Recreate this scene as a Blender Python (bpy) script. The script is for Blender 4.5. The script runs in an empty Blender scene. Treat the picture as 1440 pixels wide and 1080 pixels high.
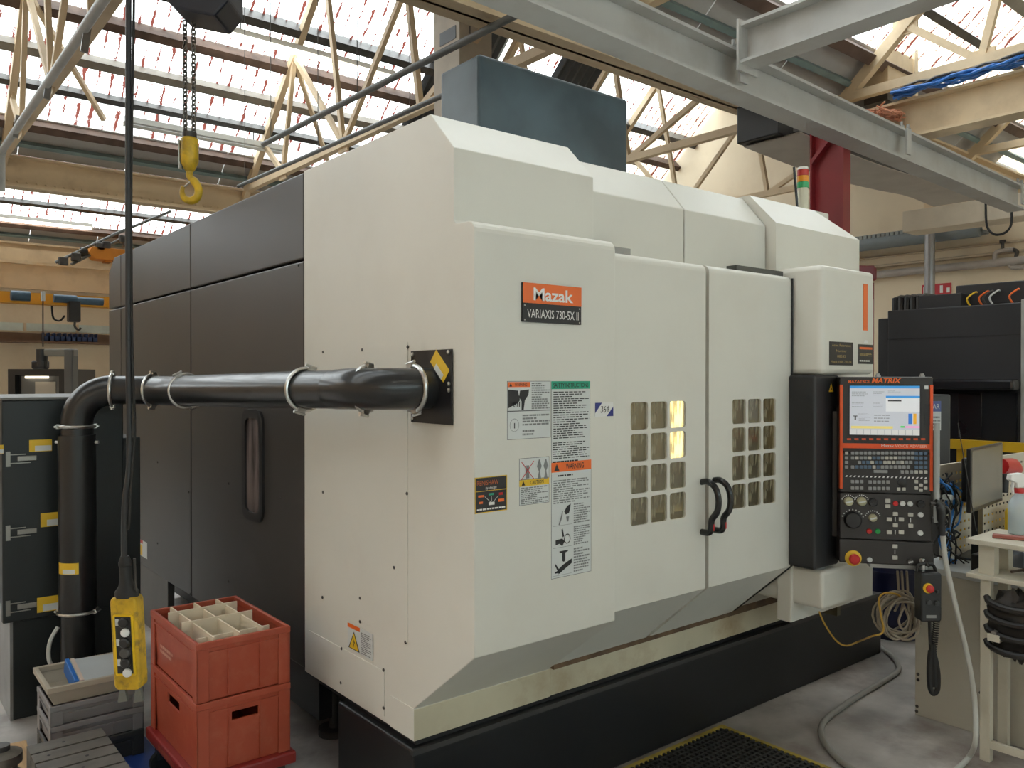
import bpy, bmesh, math, random
from mathutils import Vector as V, Matrix as MX, Euler
random.seed(7)
SC = bpy.context.scene
COL = SC.collection
R = math.radians

# ---------------------------------------------------------------- camera
FPX = 1149.0            # focal length in pixels of the 1440 x 1080 frame
YAW = R(50.85)          # viewing direction, measured from the +X axis (the machine front runs along X)
PIT = R(-0.4327)
EYE = V((0, 0, 1.6))
_fw = V((math.cos(YAW), math.sin(YAW), 0)); RT = V((math.sin(YAW), -math.cos(YAW), 0)); _up = V((0, 0, 1))
FW = _fw * math.cos(PIT) + _up * math.sin(PIT)
UP = _up * math.cos(PIT) - _fw * math.sin(PIT)
cam_d = bpy.data.cameras.new('camera'); cam_d.sensor_fit = 'HORIZONTAL'; cam_d.sensor_width = 36.0
cam_d.lens = 36.0 * FPX / 1440.0; cam_d.clip_start = 0.05; cam_d.clip_end = 200
cam = bpy.data.objects.new('camera', cam_d); COL.objects.link(cam)
cam.matrix_world = MX((( RT.x, UP.x, -FW.x, EYE.x), (RT.y, UP.y, -FW.y, EYE.y), (RT.z, UP.z, -FW.z, EYE.z), (0, 0, 0, 1)))
SC.camera = cam

# ---------------------------------------------------------------- light and exposure
SC.view_settings.view_transform = 'Standard'
SC.view_settings.look = 'None'
SC.view_settings.gamma = 1.0
SC.view_settings.use_curve_mapping = False
SC.view_settings.exposure = 0.72
world = bpy.data.worlds.new('overcast_sky'); SC.world = world; world.use_nodes = True
_bg = world.node_tree.nodes['Background']
_bg.inputs[0].default_value = (0.88, 0.96, 1.0, 1); _bg.inputs[1].default_value = 3.7

# ---------------------------------------------------------------- pixel -> place (a pixel is a direction; the plane it lies on gives the distance)
def ray(x, y): return FW + RT * ((x - 720) / FPX) - UP * ((y - 540) / FPX)
def onX(x, y, X): d = ray(x, y); return EYE + d * (X / d.x)
def onY(x, y, Y): d = ray(x, y); return EYE + d * (Y / d.y)
def onZ(x, y, Z): d = ray(x, y); return EYE + d * ((Z - EYE.z) / d.z)
def atD(x, y, D): return EYE + ray(x, y) * D
class Frame:                       # a flat face in the room: origin, right, up, outward normal
    def __init__(s, o, ex, ey=None):
        s.o = V(o); s.ex = V(ex).normalized(); s.ey = V(ey).normalized() if ey else V((0, 0, 1)); s.n = s.ex.cross(s.ey).normalized()
    def hit(s, x, y):
        d = ray(x, y); return EYE + d * ((s.o - EYE).dot(s.n) / d.dot(s.n))
    def uv(s, x, y):
        p = s.hit(x, y) - s.o; return p.dot(s.ex), p.dot(s.ey)
    def mx(s, off=0.0):
        o = s.o + s.n * off
        return MX(((s.ex.x, s.ey.x, s.n.x, o.x), (s.ex.y, s.ey.y, s.n.y, o.y), (s.ex.z, s.ey.z, s.n.z, o.z), (0, 0, 0, 1)))

# ---------------------------------------------------------------- materials
MATS = {}
def mat(name, col, rough=0.5, metal=0.0, var=0.05, vs=5.0, bump=0.0, bs=120.0, spec=0.5, coat=0.0, emit=0.0, dirt=None, dirt_amt=0.0, dirt_scale=2.0, stretch=None):
    if name in MATS: return MATS[name]
    m = bpy.data.materials.new(name); m.use_nodes = True
    nt = m.node_tree; N = nt.nodes; L = nt.links
    b = N['Principled BSDF']
    b.inputs['Roughness'].default_value = rough; b.inputs['Metallic'].default_value = metal
    b.inputs['Specular IOR Level'].default_value = spec
    b.inputs['Coat Weight'].default_value = coat
    tc = N.new('ShaderNodeTexCoord'); src = tc.outputs['Object']
    if stretch:
        mp = N.new('ShaderNodeMapping'); mp.inputs['Scale'].default_value = stretch
        L.new(src, mp.inputs[0]); src = mp.outputs[0]
    nz = N.new('ShaderNodeTexNoise'); nz.inputs['Scale'].default_value = vs; nz.inputs['Detail'].default_value = 5
    L.new(src, nz.inputs['Vector'])
    rp = N.new('ShaderNodeValToRGB'); e = rp.color_ramp.elements
    e[0].position = 0.32; e[1].position = 0.68
    e[0].color = (*[max(0, c * (1 - var)) for c in col], 1); e[1].color = (*[min(1, c * (1 + var)) for c in col], 1)
    L.new(nz.outputs['Fac'], rp.inputs[0]); out = rp.outputs[0]
    if dirt:
        n2 = N.new('ShaderNodeTexNoise'); n2.inputs['Scale'].default_value = dirt_scale; n2.inputs['Detail'].default_value = 8; n2.inputs['Roughness'].default_value = 0.62
        L.new(src, n2.inputs['Vector'])
        r2 = N.new('ShaderNodeValToRGB'); e2 = r2.color_ramp.elements
        e2[0].position = 0.5; e2[1].position = 0.72; e2[0].color = (0, 0, 0, 1); e2[1].color = (dirt_amt, dirt_amt, dirt_amt, 1)
        L.new(n2.outputs['Fac'], r2.inputs[0])
        mx = N.new('ShaderNodeMixRGB'); mx.inputs[2].default_value = (*dirt, 1)
        L.new(r2.outputs[0], mx.inputs[0]); L.new(out, mx.inputs[1]); out = mx.outputs[0]
    L.new(out, b.inputs['Base Color'])
    if emit:
        L.new(out, b.inputs['Emission Color']); b.inputs['Emission Strength'].default_value = emit
    if bump:
        n3 = N.new('ShaderNodeTexNoise'); n3.inputs['Scale'].default_value = bs; n3.inputs['Detail'].default_value = 3
        L.new(tc.outputs['Object'], n3.inputs['Vector'])
        bp = N.new('ShaderNodeBump'); bp.inputs['Strength'].default_value = bump; bp.inputs['Distance'].default_value = 0.01
        L.new(n3.outputs['Fac'], bp.inputs['Height']); L.new(bp.outputs[0], b.inputs['Normal'])
    MATS[name] = m
    return m
def srgb(r, g, b):
    f = lambda c: (c / 255 / 12.92) if c / 255 <= 0.04045 else ((c / 255 + 0.055) / 1.055) ** 2.4
    return (f(r), f(g), f(b))

# ---------------------------------------------------------------- mesh builder
class MB:
    def __init__(s, fr=None):
        s.v = []; s.f = []; s.m = []; s.fr = fr
    def add(s, vs, fs, m=0):
        o = len(s.v)
        s.v += [(s.fr @ V(p)) if s.fr else V(p) for p in vs]
        s.f += [tuple(i + o for i in f) for f in fs]; s.m += [m] * len(fs)
        return s
    def box(s, a, b, m=0):
        x0, y0, z0 = [min(p, q) for p, q in zip(a, b)]; x1, y1, z1 = [max(p, q) for p, q in zip(a, b)]
        return s.add([(x0, y0, z0), (x1, y0, z0), (x1, y1, z0), (x0, y1, z0), (x0, y0, z1), (x1, y0, z1), (x1, y1, z1), (x0, y1, z1)],
                     [(0, 3, 2, 1), (4, 5, 6, 7), (0, 1, 5, 4), (1, 2, 6, 5), (2, 3, 7, 6), (3, 0, 4, 7)], m)
    def hexa(s, bot, top, m=0):    # two quads, bottom and top, both counter-clockwise seen from above
        return s.add(list(bot) + list(top), [(0, 3, 2, 1), (4, 5, 6, 7), (0, 1, 5, 4), (1, 2, 6, 5), (2, 3, 7, 6), (3, 0, 4, 7)], m)
    def prism(s, poly, vec, m=0):  # planar polygon swept along vec
        vec = V(vec); n = len(poly); P = [V(p) for p in poly]
        nrm = V((0, 0, 0))
        for i in range(n): nrm += P[i].cross(P[(i + 1) % n])
        if nrm.dot(vec) > 0: P.reverse()
        return s.add(P + [p + vec for p in P], [tuple(range(n)), tuple(range(2 * n - 1, n - 1, -1))] + [(i, i + n, (i + 1) % n + n, (i + 1) % n) for i in range(n)], m)
    def bar(s, p, q, w, h, up=(0, 0, 1), m=0):   # straight bar of section w (sideways) x h (along up), centred on p-q
        p = V(p); q = V(q); d = (q - p).normalized(); up = V(up)
        if abs(d.dot(up)) > 0.98: up = V((1, 0, 0)) if abs(d.x) < 0.9 else V((0, 1, 0))
        sd = d.cross(up).normalized(); u = sd.cross(d).normalized()
        a = sd * w / 2; b = u * h / 2
        return s.add([p - a - b, p + a - b, p + a + b, p - a + b, q - a - b, q + a - b, q + a + b, q - a + b],
                     [(0, 1, 2, 3), (7, 6, 5, 4), (0, 4, 5, 1), (1, 5, 6, 2), (2, 6, 7, 3), (3, 7, 4, 0)], m)
    def ibeam(s, p, q, w, h, t=0.02, up=(0, 0, 1), m=0):
        p = V(p); q = V(q); d = (q - p).normalized(); up = V(up); sd = d.cross(up).normalized(); u = sd.cross(d).normalized()
        s.bar(p + u * (h - t) / 2, q + u * (h - t) / 2, w, t, u, m); s.bar(p - u * (h - t) / 2, q - u * (h - t) / 2, w, t, u, m)
        return s.bar(p, q, t * 0.8, h - 2 * t, u, m)
    def tube(s, pts, r, n=8, cap=True, m=0, closed=False):
        P = [V(p) for p in pts]; k = len(P); rs = r if isinstance(r, (list, tuple)) else [r] * k
        T = []
        for i in range(k):
            if closed: d = P[(i + 1) % k] - P[i - 1]
            else: d = P[min(i + 1, k - 1)] - P[max(i - 1, 0)]
            T.append(d.normalized() if d.length > 1e-9 else V((0, 0, 1)))
        ref = V((0, 0, 1)) if abs(T[0].z) < 0.9 else V((1, 0, 0))
        a = T[0].cross(ref).normalized(); vs = []
        for i in range(k):
            a = (a - T[i] * a.dot(T[i])).normalized(); b = T[i].cross(a)
            for j in range(n):
                an = 2 * math.pi * j / n
                vs.append(P[i] + (a * math.cos(an) + b * math.sin(an)) * rs[i])
        fs = []
        for i in range(k if closed else k - 1):
            i2 = (i + 1) % k
            for j in range(n):
                fs.append((i * n + j, i * n + (j + 1) % n, i2 * n + (j + 1) % n, i2 * n + j))
        if cap and not closed:
            fs.append(tuple(range(n - 1, -1, -1))); fs.append(tuple((k - 1) * n + j for j in range(n)))
        return s.add(vs, fs, m)
    def cyl(s, p, q, r, r2=None, n=16, m=0): return s.tube([p, q], [r, r if r2 is None else r2], n, True, m)
    def lathe(s, prof, o, ax=(0, 0, 1), n=20, m=0):   # prof: (radius, height along ax)
        o = V(o); ax = V(ax).normalized(); a = ax.cross(V((1, 0, 0)) if abs(ax.x) < 0.9 else V((0, 1, 0))).normalized(); b = ax.cross(a)
        vs = []; fs = []; k = len(prof)
        for r, h in prof:
            for j in range(n):
                an = 2 * math.pi * j / n; vs.append(o + ax * h + (a * math.cos(an) + b * math.sin(an)) * max(r, 1e-4))
        for i in range(k - 1):
            for j in range(n): fs.append((i * n + j, i * n + (j + 1) % n, (i + 1) * n + (j + 1) % n, (i + 1) * n + j))
        fs.append(tuple(range(n - 1, -1, -1))); fs.append(tuple((k - 1) * n + j for j in range(n)))
        return s.add(vs, fs, m)
    def build(s, name, mats, parent=None, bevel=0.0, seg=2, smooth=False, label=None, kind=None):
        me = bpy.data.meshes.new(name); me.from_pydata([tuple(p) for p in s.v], [], s.f)
        for m_ in (mats if isinstance(mats, (list, tuple)) else [mats]): me.materials.append(m_)
        me.polygons.foreach_set('material_index', s.m)
        if smooth:
            me.polygons.foreach_set('use_smooth', [True] * len(s.f)); me.set_sharp_from_angle(angle=R(38))
        me.update()
        o = bpy.data.objects.new(name, me); COL.objects.link(o)
        if bevel:
            bv = o.modifiers.new('edges', 'BEVEL'); bv.width = bevel; bv.segments = seg; bv.limit_method = 'ANGLE'; bv.angle_limit = R(35)
        if parent is not None: adopt(o, parent)
        if label: o['label'] = label
        if kind: o['kind'] = kind
        return o
WM = {}
def adopt(o, parent):
    o.parent = parent; o.matrix_parent_inverse = WM.get(parent.name, MX()).inverted()
def thing(name, label, cat, loc=(0, 0, 0), rz=0.0, group=None):
    o = bpy.data.objects.new(name, None); COL.objects.link(o); o.empty_display_size = 0.1
    o.location = loc; o.rotation_euler = (0, 0, rz)
    WM[o.name] = MX.Translation(V(loc)) @ MX.Rotation(rz, 4, 'Z')
    o['label'] = label; o['category'] = cat
    if group: o['group'] = group
    return o
def tag(o, label, cat, group=None):
    o['label'] = label; o['category'] = cat
    if group: o['group'] = group
    return o
def struct(o): o['kind'] = 'structure'; return o
def copy_tree(o, parent=None):
    c = o.copy(); COL.objects.link(c)
    if parent is not None: c.parent = parent
    for ch in list(o.children): copy_tree(ch, c)
    return c
def shift_copy(o, d, label=None, rz=None):
    c = copy_tree(o); c.location = V(o.location) + V(d)
    if rz is not None: c.rotation_euler = (0, 0, rz)
    if label: c['label'] = label
    WM[c.name] = MX.Translation(c.location) @ MX.Rotation(c.rotation_euler[2], 4, 'Z')
    return c
def text(parent, s, fr, x, y, h, m, w=None, al='L', off=0.0012, depth=0.0006, name='lettering', shear=0.0, bold=0.0):
    """lettering of cap height h on a face: fr is the face matrix, (x, y) the lower left (or centre) of the word; w squeezes it to a width"""
    cu = bpy.data.curves.new('t', 'FONT'); cu.body = s; cu.size = 1.0; cu.resolution_u = 3; cu.shear = shear; cu.offset = bold
    t = bpy.data.objects.new('t', cu); COL.objects.link(t)
    dg = bpy.context.evaluated_depsgraph_get()
    me = bpy.data.meshes.new_from_object(t.evaluated_get(dg))
    COL.objects.unlink(t); bpy.data.objects.remove(t); bpy.data.curves.remove(cu)
    if not len(me.vertices): return None
    x0 = min(v.co.x for v in me.vertices); x1 = max(v.co.x for v in me.vertices)
    sy = h / 0.69; sx = sy if w is None else w / max(1e-6, x1 - x0)
    wd = (x1 - x0) * sx; ox = x - (wd / 2 if al == 'C' else 0)
    mb = MB(fr); mb.add([(ox + (v.co.x - x0) * sx, y + v.co.y * sy, off) for v in me.vertices], [tuple(p.vertices) for p in me.polygons])
    bpy.data.meshes.remove(me)
    return mb.build(name, m, parent)
def arc(cx, cy, r, a0, a1, n=6):
    return [(cx + r * math.cos(R(a0 + (a1 - a0) * i / n)), cy + r * math.sin(R(a0 + (a1 - a0) * i / n))) for i in range(n + 1)]
def rrect(x0, y0, x1, y1, r, n=4):     # rounded rectangle, counter-clockwise
    return arc(x1 - r, y0 + r, r, -90, 0, n) + arc(x1 - r, y1 - r, r, 0, 90, n) + arc(x0 + r, y1 - r, r, 90, 180, n) + arc(x0 + r, y0 + r, r, 180, 270, n)
def bez(pts, n=8):                     # smooth curve through points (Catmull-Rom)
    P = [V(p) for p in pts]; out = []
    for i in range(len(P) - 1):
        a = P[max(i - 1, 0)]; b = P[i]; c = P[i + 1]; d = P[min(i + 2, len(P) - 1)]
        for k in range(n):
            t = k / n
            out.append(0.5 * ((2 * b) + (c - a) * t + (2 * a - 5 * b + 4 * c - d) * t * t + (3 * b - a - 3 * c + d) * t ** 3))
    out.append(P[-1]); return out
def copies(src, parent, mxs):          # alike small pieces sharing one mesh
    out = []
    for mx in mxs:
        c = src.copy(); COL.objects.link(c); c.parent = parent
        c.matrix_parent_inverse = WM.get(parent.name, MX()).inverted(); c.matrix_basis = mx; out.append(c)
    return out

# ================================================================ materials used all over
WHITE = mat('machine_white', (0.72, 0.71, 0.645), 0.38, var=0.025, vs=1.6, bump=0.04, bs=350, dirt=(0.5, 0.42, 0.33), dirt_amt=0.10, dirt_scale=3)
WHITE2 = mat('machine_white_oily', (0.62, 0.57, 0.42), 0.35, var=0.10, vs=3, dirt=(0.33, 0.20, 0.08), dirt_amt=0.85, dirt_scale=2.6)
CHAR = mat('charcoal_panel', (0.050, 0.046, 0.043), 0.36, var=0.06, vs=2, bump=0.06, bs=420)
BLACK = mat('black_paint', (0.013, 0.014, 0.016), 0.42, var=0.15, vs=3)
BLACKP = mat('black_plastic', (0.018, 0.018, 0.019), 0.38, var=0.1)
RUBBER = mat('black_rubber', (0.012, 0.012, 0.012), 0.6)
CHROME = mat('zinc_steel', (0.62, 0.62, 0.6), 0.28, 1.0, var=0.12, vs=30)
STEEL = mat('grey_steel', (0.33, 0.33, 0.32), 0.4, 0.8, var=0.12, vs=8)
DARKSTEEL = mat('dark_steel', (0.09, 0.085, 0.08), 0.45, 0.6, var=0.2, vs=9)
CREAM = mat('cream_paint', (0.70, 0.55, 0.36), 0.6, var=0.06, vs=2, dirt=(0.30, 0.20, 0.11), dirt_amt=0.5, dirt_scale=1.4)
GREYB = mat('grey_beam_paint', (0.46, 0.46, 0.44), 0.5, var=0.05, vs=3, dirt=(0.30, 0.25, 0.2), dirt_amt=0.4, dirt_scale=2.5)
BROWN = mat('rusty_steel', (0.12, 0.075, 0.055), 0.75, var=0.3, vs=6)
TEAL = mat('teal_purlin_paint', (0.20, 0.27, 0.26), 0.6, var=0.15, vs=4)
REDP = mat('red_oxide_paint', (0.23, 0.02, 0.025), 0.4, var=0.12, vs=3)
ORANGE = mat('orange_print', (0.85, 0.16, 0.025), 0.42, var=0.03)
INK = mat('black_print', (0.02, 0.02, 0.022), 0.5, var=0.05)
GREYINK = mat('grey_print', (0.22, 0.23, 0.23), 0.6, var=0.1)
PAPER = mat('white_label', (0.66, 0.69, 0.68), 0.45, var=0.03)
LIGHTINK = mat('white_print', (0.8, 0.8, 0.78), 0.45, var=0.02)
YELLOW = mat('yellow_label', (0.80, 0.52, 0.03), 0.45, var=0.05)
YELLOWP = mat('crane_yellow', (0.78, 0.36, 0.02), 0.5, var=0.06)
REDPL = mat('red_plastic', (0.55, 0.02, 0.02), 0.35, var=0.05)
GREENPL = mat('green_print', (0.02, 0.36, 0.22), 0.45, var=0.04)
BLUEPL = mat('blue_plastic', (0.03, 0.16, 0.52), 0.4, var=0.08)
TUBE = mat('lamp_tube', (1.0, 0.96, 0.86), 0.5, var=0.0, emit=9.0)

# ================================================================ the setting
XL, XR_, YB, YBK = -8.0, 12.0, -3.2, 19.0
fl_m = mat('concrete_floor', (0.40, 0.375, 0.35), 0.45, var=0.45, vs=2.4, bump=0.06, bs=60, dirt=(0.17, 0.12, 0.105), dirt_amt=0.85, dirt_scale=2.3)
wf_m = mat('pale_wall', (0.50, 0.57, 0.54), 0.7, var=0.05, vs=1.2)
wfr = MB(); wfr.box((XL - 0.2, -8.4, 0), (XR_ + 0.2, -8.2, 3.1)); wfr.box((XL - 0.2, -8.4, 4.1), (XR_ + 0.2, -8.2, 4.35)); wfr.box((XL - 0.2, -8.4, 3.1), (-4, -8.2, 4.1)); wfr.box((8, -8.4, 3.1), (XR_ + 0.2, -8.2, 4.1))
struct(wfr.build('wall_front', wf_m))
pane_m = bpy.data.materials.new('window_glass'); pane_m.use_nodes = True; _n = pane_m.node_tree.nodes; _n.clear(); _o = _n.new('ShaderNodeOutputMaterial'); _t = _n.new('ShaderNodeBsdfTransparent'); _t.inputs[0].default_value = (0.85, 0.9, 0.9, 1); pane_m.node_tree.links.new(_t.outputs[0], _o.inputs[0])
wn = struct(MB().box((-4, -8.36, 3.1), (8, -8.24, 3.16)).build('window_2', mat('window_frame_white', (0.6, 0.6, 0.58), 0.5)))
for k in range(13): MB().box((-4 + k * 0.98, -8.34, 3.16), (-3.95 + k * 0.98, -8.26, 4.1)).build('window_bar', mat('window_frame_white', (0.6, 0.6, 0.58), 0.5), wn)
for k in range(12): MB().box((-3.95 + k * 0.98, -8.31, 3.16), (-3.02 + k * 0.98, -8.305, 4.1)).build('window_pane', pane_m, wn)
fl = struct(MB().box((XL - 0.2, -9, -0.12), (XR_ + 0.2, YBK + 0.2, 0)).build('floor', fl_m))
wall_m = mat('cream_wall', (0.80, 0.68, 0.50), 0.75, var=0.04, vs=1.2, bump=0.1, bs=20, dirt=(0.55, 0.40, 0.25), dirt_amt=0.3, dirt_scale=0.9)
struct(MB().box((XL, YBK, 0), (XR_, YBK + 0.2, 4.4)).build('wall_back', wall_m))
struct(MB().box((XR_, -8.2, 0), (XR_ + 0.2, YBK, 6.7)).build('wall_right', wall_m))
struct(MB().box((XL - 0.2, -8.2, 0), (XL, YBK, 6.7)).build('wall_left', mat('warm_wall', (0.86, 0.62, 0.42), 0.75, var=0.05, vs=1.2)))

# ---- north-light roof: ridges and valleys run along X; the long glazed slope falls away from the camera
RU = 2.7; ZV = 1.6 + RU; RY0 = 1.547 * RU; RP = 2.67 * RU; GS = 0.9; GRUN = 2.6; TRUN = 0.40
ceil_e = bpy.data.objects.new('ceiling', None); COL.objects.link(ceil_e); struct(ceil_e)
# corrugated translucent sheet, weathered: rust-red dirt lies in the corrugations
gm = bpy.data.materials.new('rooflight_sheet'); gm.use_nodes = True
nt = gm.node_tree; N = nt.nodes; L = nt.links; N.clear()
out = N.new('ShaderNodeOutputMaterial'); tc = N.new('ShaderNodeTexCoord'); oi = N.new('ShaderNodeObjectInfo')
sep = N.new('ShaderNodeSeparateXYZ'); L.new(tc.outputs['Object'], sep.inputs[0])
def mth(op, a, b=None, c=None):
    n = N.new('ShaderNodeMath'); n.operation = op
    for i, q in enumerate((a, b, c)):
        if q is None: continue
        if isinstance(q, (int, float)): n.inputs[i].default_value = q
        else: L.new(q, n.inputs[i])
    return n.outputs[0]
fr_ = mth('FRACT', mth('DIVIDE', sep.outputs[0], 0.146))
ln = mth('ABSOLUTE', mth('SUBTRACT', fr_, 0.5))                      # 0 in the middle of each corrugation
mp = N.new('ShaderNodeMapping'); mp.inputs['Scale'].default_value = (6.8, 2.6, 4.0); L.new(tc.outputs['Object'], mp.inputs[0])
cmb = N.new('ShaderNodeCombineXYZ'); L.new(mth('MULTIPLY', oi.outputs['Random'], 40.0), cmb.inputs[1]); L.new(cmb.outputs[0], mp.inputs[1])
nz = N.new('ShaderNodeTexNoise'); nz.inputs['Scale'].default_value = 1.0; nz.inputs['Detail'].default_value = 6; nz.inputs['Roughness'].default_value = 0.85; L.new(mp.outputs[0], nz.inputs['Vector'])
thr = mth('MULTIPLY', mth('SUBTRACT', nz.outputs['Fac'], 0.455), 1.3)
msk = mth('LESS_THAN', ln, thr)
tr = N.new('ShaderNodeBsdfTransparent'); tr.inputs[0].default_value = (0.92, 0.92, 0.90, 1)
tl = N.new('ShaderNodeBsdfTranslucent'); tl.inputs[0].default_value = (0.85, 0.84, 0.8, 1)
mx1 = N.new('ShaderNodeMixShader'); mx1.inputs[0].default_value = 0.12; L.new(tr.outputs[0], mx1.inputs[1]); L.new(tl.outputs[0], mx1.inputs[2])
df = N.new('ShaderNodeBsdfDiffuse'); df.inputs[0].default_value = (0.12, 0.045, 0.04, 1)
tl2 = N.new('ShaderNodeBsdfTranslucent'); tl2.inputs[0].default_value = (0.22, 0.06, 0.045, 1)
mxd = N.new('ShaderNodeMixShader'); mxd.inputs[0].default_value = 0.45; L.new(df.outputs[0], mxd.inputs[1]); L.new(tl2.outputs[0], mxd.inputs[2])
mx2 = N.new('ShaderNodeMixShader'); L.new(msk, mx2.inputs[0]); L.new(mx1.outputs[0], mx2.inputs[1]); L.new(mxd.outputs[0], mx2.inputs[2])
L.new(mx2.outputs[0], out.inputs[0])
PANEL = mat('roof_lining_panel', (0.50, 0.48, 0.46), 0.7, var=0.08, vs=0.8, dirt=(0.33, 0.28, 0.24), dirt_amt=0.5, dirt_scale=0.7)
DARKSHEET = mat('dark_roof_sheet', (0.06, 0.065, 0.07), 0.6, var=0.2, vs=3)
SHEET_L = math.hypot(GRUN - TRUN, (GRUN - TRUN) * GS)
def corrugated(name, w, l, m, amp=0.022, pitch=0.146, per=6):
    n = int(round(w / pitch * per)); vs = []; fs = []
    for i in range(n + 1):
        x = w * i / n; z = amp * math.cos(2 * math.pi * (x / pitch - 0.5))
        vs += [(x, 0, z), (x, -l, z)]
    for i in range(n): fs.append((2 * i, 2 * i + 1, 2 * i + 3, 2 * i + 2))
    return MB().add(vs, fs).build(name, m, smooth=True)
SW = 0.146 * 7
def slope_mx(X, Yr, Zr, s, sgn=-1): # local x = X, local -y runs down the slope away from the ridge
    d = V((0, 1, -s)).normalized(); n = V((1, 0, 0)).cross(-d)
    return MX(((1, -d.x, n.x, X), (0, -d.y, n.y, Yr), (0, -d.z, n.z, Zr), (0, 0, 0, 1)))
sheet0 = corrugated('rooflight_sheet', SW, SHEET_L, gm)
dark0 = corrugated('opaque_roof_sheet', SW, SHEET_L, DARKSHEET)
sheet_mx = []; dark_mx = []
for i in range(-1, 3):
    Yv = RY0 + RP * i; Yr = Yv - GRUN; Zr = ZV + GRUN * GS
    k = 0; X = XL
    while X < XR_ - 0.5:
        if i == 1 and (6.0 < X + SW / 2 < 6.9 or 8.3 < X + SW / 2 < 9.3): dark_mx.append(slope_mx(X, Yr, Zr, GS))
        else: sheet_mx.append(slope_mx(X, Yr, Zr + 0.0, GS))
        X += SW
for s0, mxs in ((sheet0, sheet_mx), (dark0, dark_mx)):
    s0.parent = ceil_e; s0.matrix_basis = mxs[0]
    copies(s0, ceil_e, mxs[1:])
# opaque lining panels under the lower edge of each glazed slope, and the solid slope back up to the next ridge
pl0 = MB().box((0.006, -math.hypot(TRUN, TRUN * GS), 0), (1.194, 0, 0.03)).build('lining_panel', PANEL, ceil_e)
mxs = []
for i in range(-1, 3):
    Yv = RY0 + RP * i
    for k in range(int((XR_ - XL) / 1.2)):
        mxs.append(slope_mx(XL + 1.2 * k, Yv - TRUN, ZV + TRUN * GS, GS))
pl0.matrix_basis = mxs[0]; copies(pl0, ceil_e, mxs[1:])
for i in range(-2, 3):
    Yv = RY0 + RP * i; Y2 = RY0 + RP * (i + 1) - GRUN
    Y2 = min(Y2, YBK + 0.2) if i < 2 else YBK + 0.2
    z2 = ZV + (Y2 - Yv) * (GRUN * GS) / (RP - GRUN)
    MB().prism([(XL, Yv, ZV), (XL, Y2, z2), (XL, Y2, z2 + 0.05), (XL, Yv, ZV + 0.05)], (XR_ - XL, 0, 0)).build('solid_roof_slope', PANEL, ceil_e)
# purlins on the glazed slopes, transition channel, valley girders
def slope_pt(X, i, run, drop=0.0): return V((X, RY0 + RP * i - run, ZV + run * GS - drop))
for i in range(0, 3):
    for run, w, h, m_ in ((2.50, 0.10, 0.16, CREAM), (1.88, 0.10, 0.22, DARKSTEEL), (1.50, 0.10, 0.19, BROWN), (1.12, 0.10, 0.14, mat('purlin_grey', (0.27, 0.24, 0.20), 0.6, var=0.15)), (0.80, 0.07, 0.11, DARKSTEEL), (TRUN, 0.10, 0.12, BROWN), (0.20, 0.05, 0.07, TEAL)):
        MB().bar(slope_pt(XL, i, run, 0.11), slope_pt(XR_, i, run, 0.11), w, h, (0, 0.67, 0.74)).build('purlin', m_, ceil_e)
for i in range(0, 3):
    Yv = RY0 + RP * i
    g = thing('valley_girder', ('long riveted cream plate girder under the near roof valley', 'long riveted cream plate girder under the roof valley beyond the hoist hook', 'long cream girder under the farthest roof valley by the back wall')[i], 'girder', ((XL + XR_) / 2, Yv, ZV - 0.42))
    z1 = ZV - 0.05; z0 = ZV - 0.42
    MB().box((XL, Yv - 0.012, z0), (XR_, Yv + 0.012, z1)).build('web', CREAM, g)
    MB().box((XL, Yv - 0.11, z0), (XR_, Yv + 0.11, z0 + 0.025)).build('bottom_flange', CREAM, g)
    MB().box((XL, Yv - 0.11, z1 - 0.025), (XR_, Yv + 0.11, z1)).build('top_flange', CREAM, g)
    MB().prism([(XL, Yv - 0.012, z0 + 0.025), (XL, Yv - 0.012, z0 + 0.1), (XL, Yv - 0.024, z0 + 0.1), (XL, Yv - 0.024, z0 + 0.037), (XL, Yv - 0.1, z0 + 0.037), (XL, Yv - 0.1, z0 + 0.025)], (XR_ - XL, 0, 0)).build('flange_angle', CREAM, g)
    rv = MB()
    if i < 2:
        for k in range(130):
            x = -1 + k * 0.1
            rv.lathe([(0.014, 0), (0.012, 0.008), (0.004, 0.012)], (x, Yv - 0.024, z0 + 0.075), (0, -1, 0), 6)
        rv.build('rivets', CREAM, g, kind='stuff')
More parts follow.
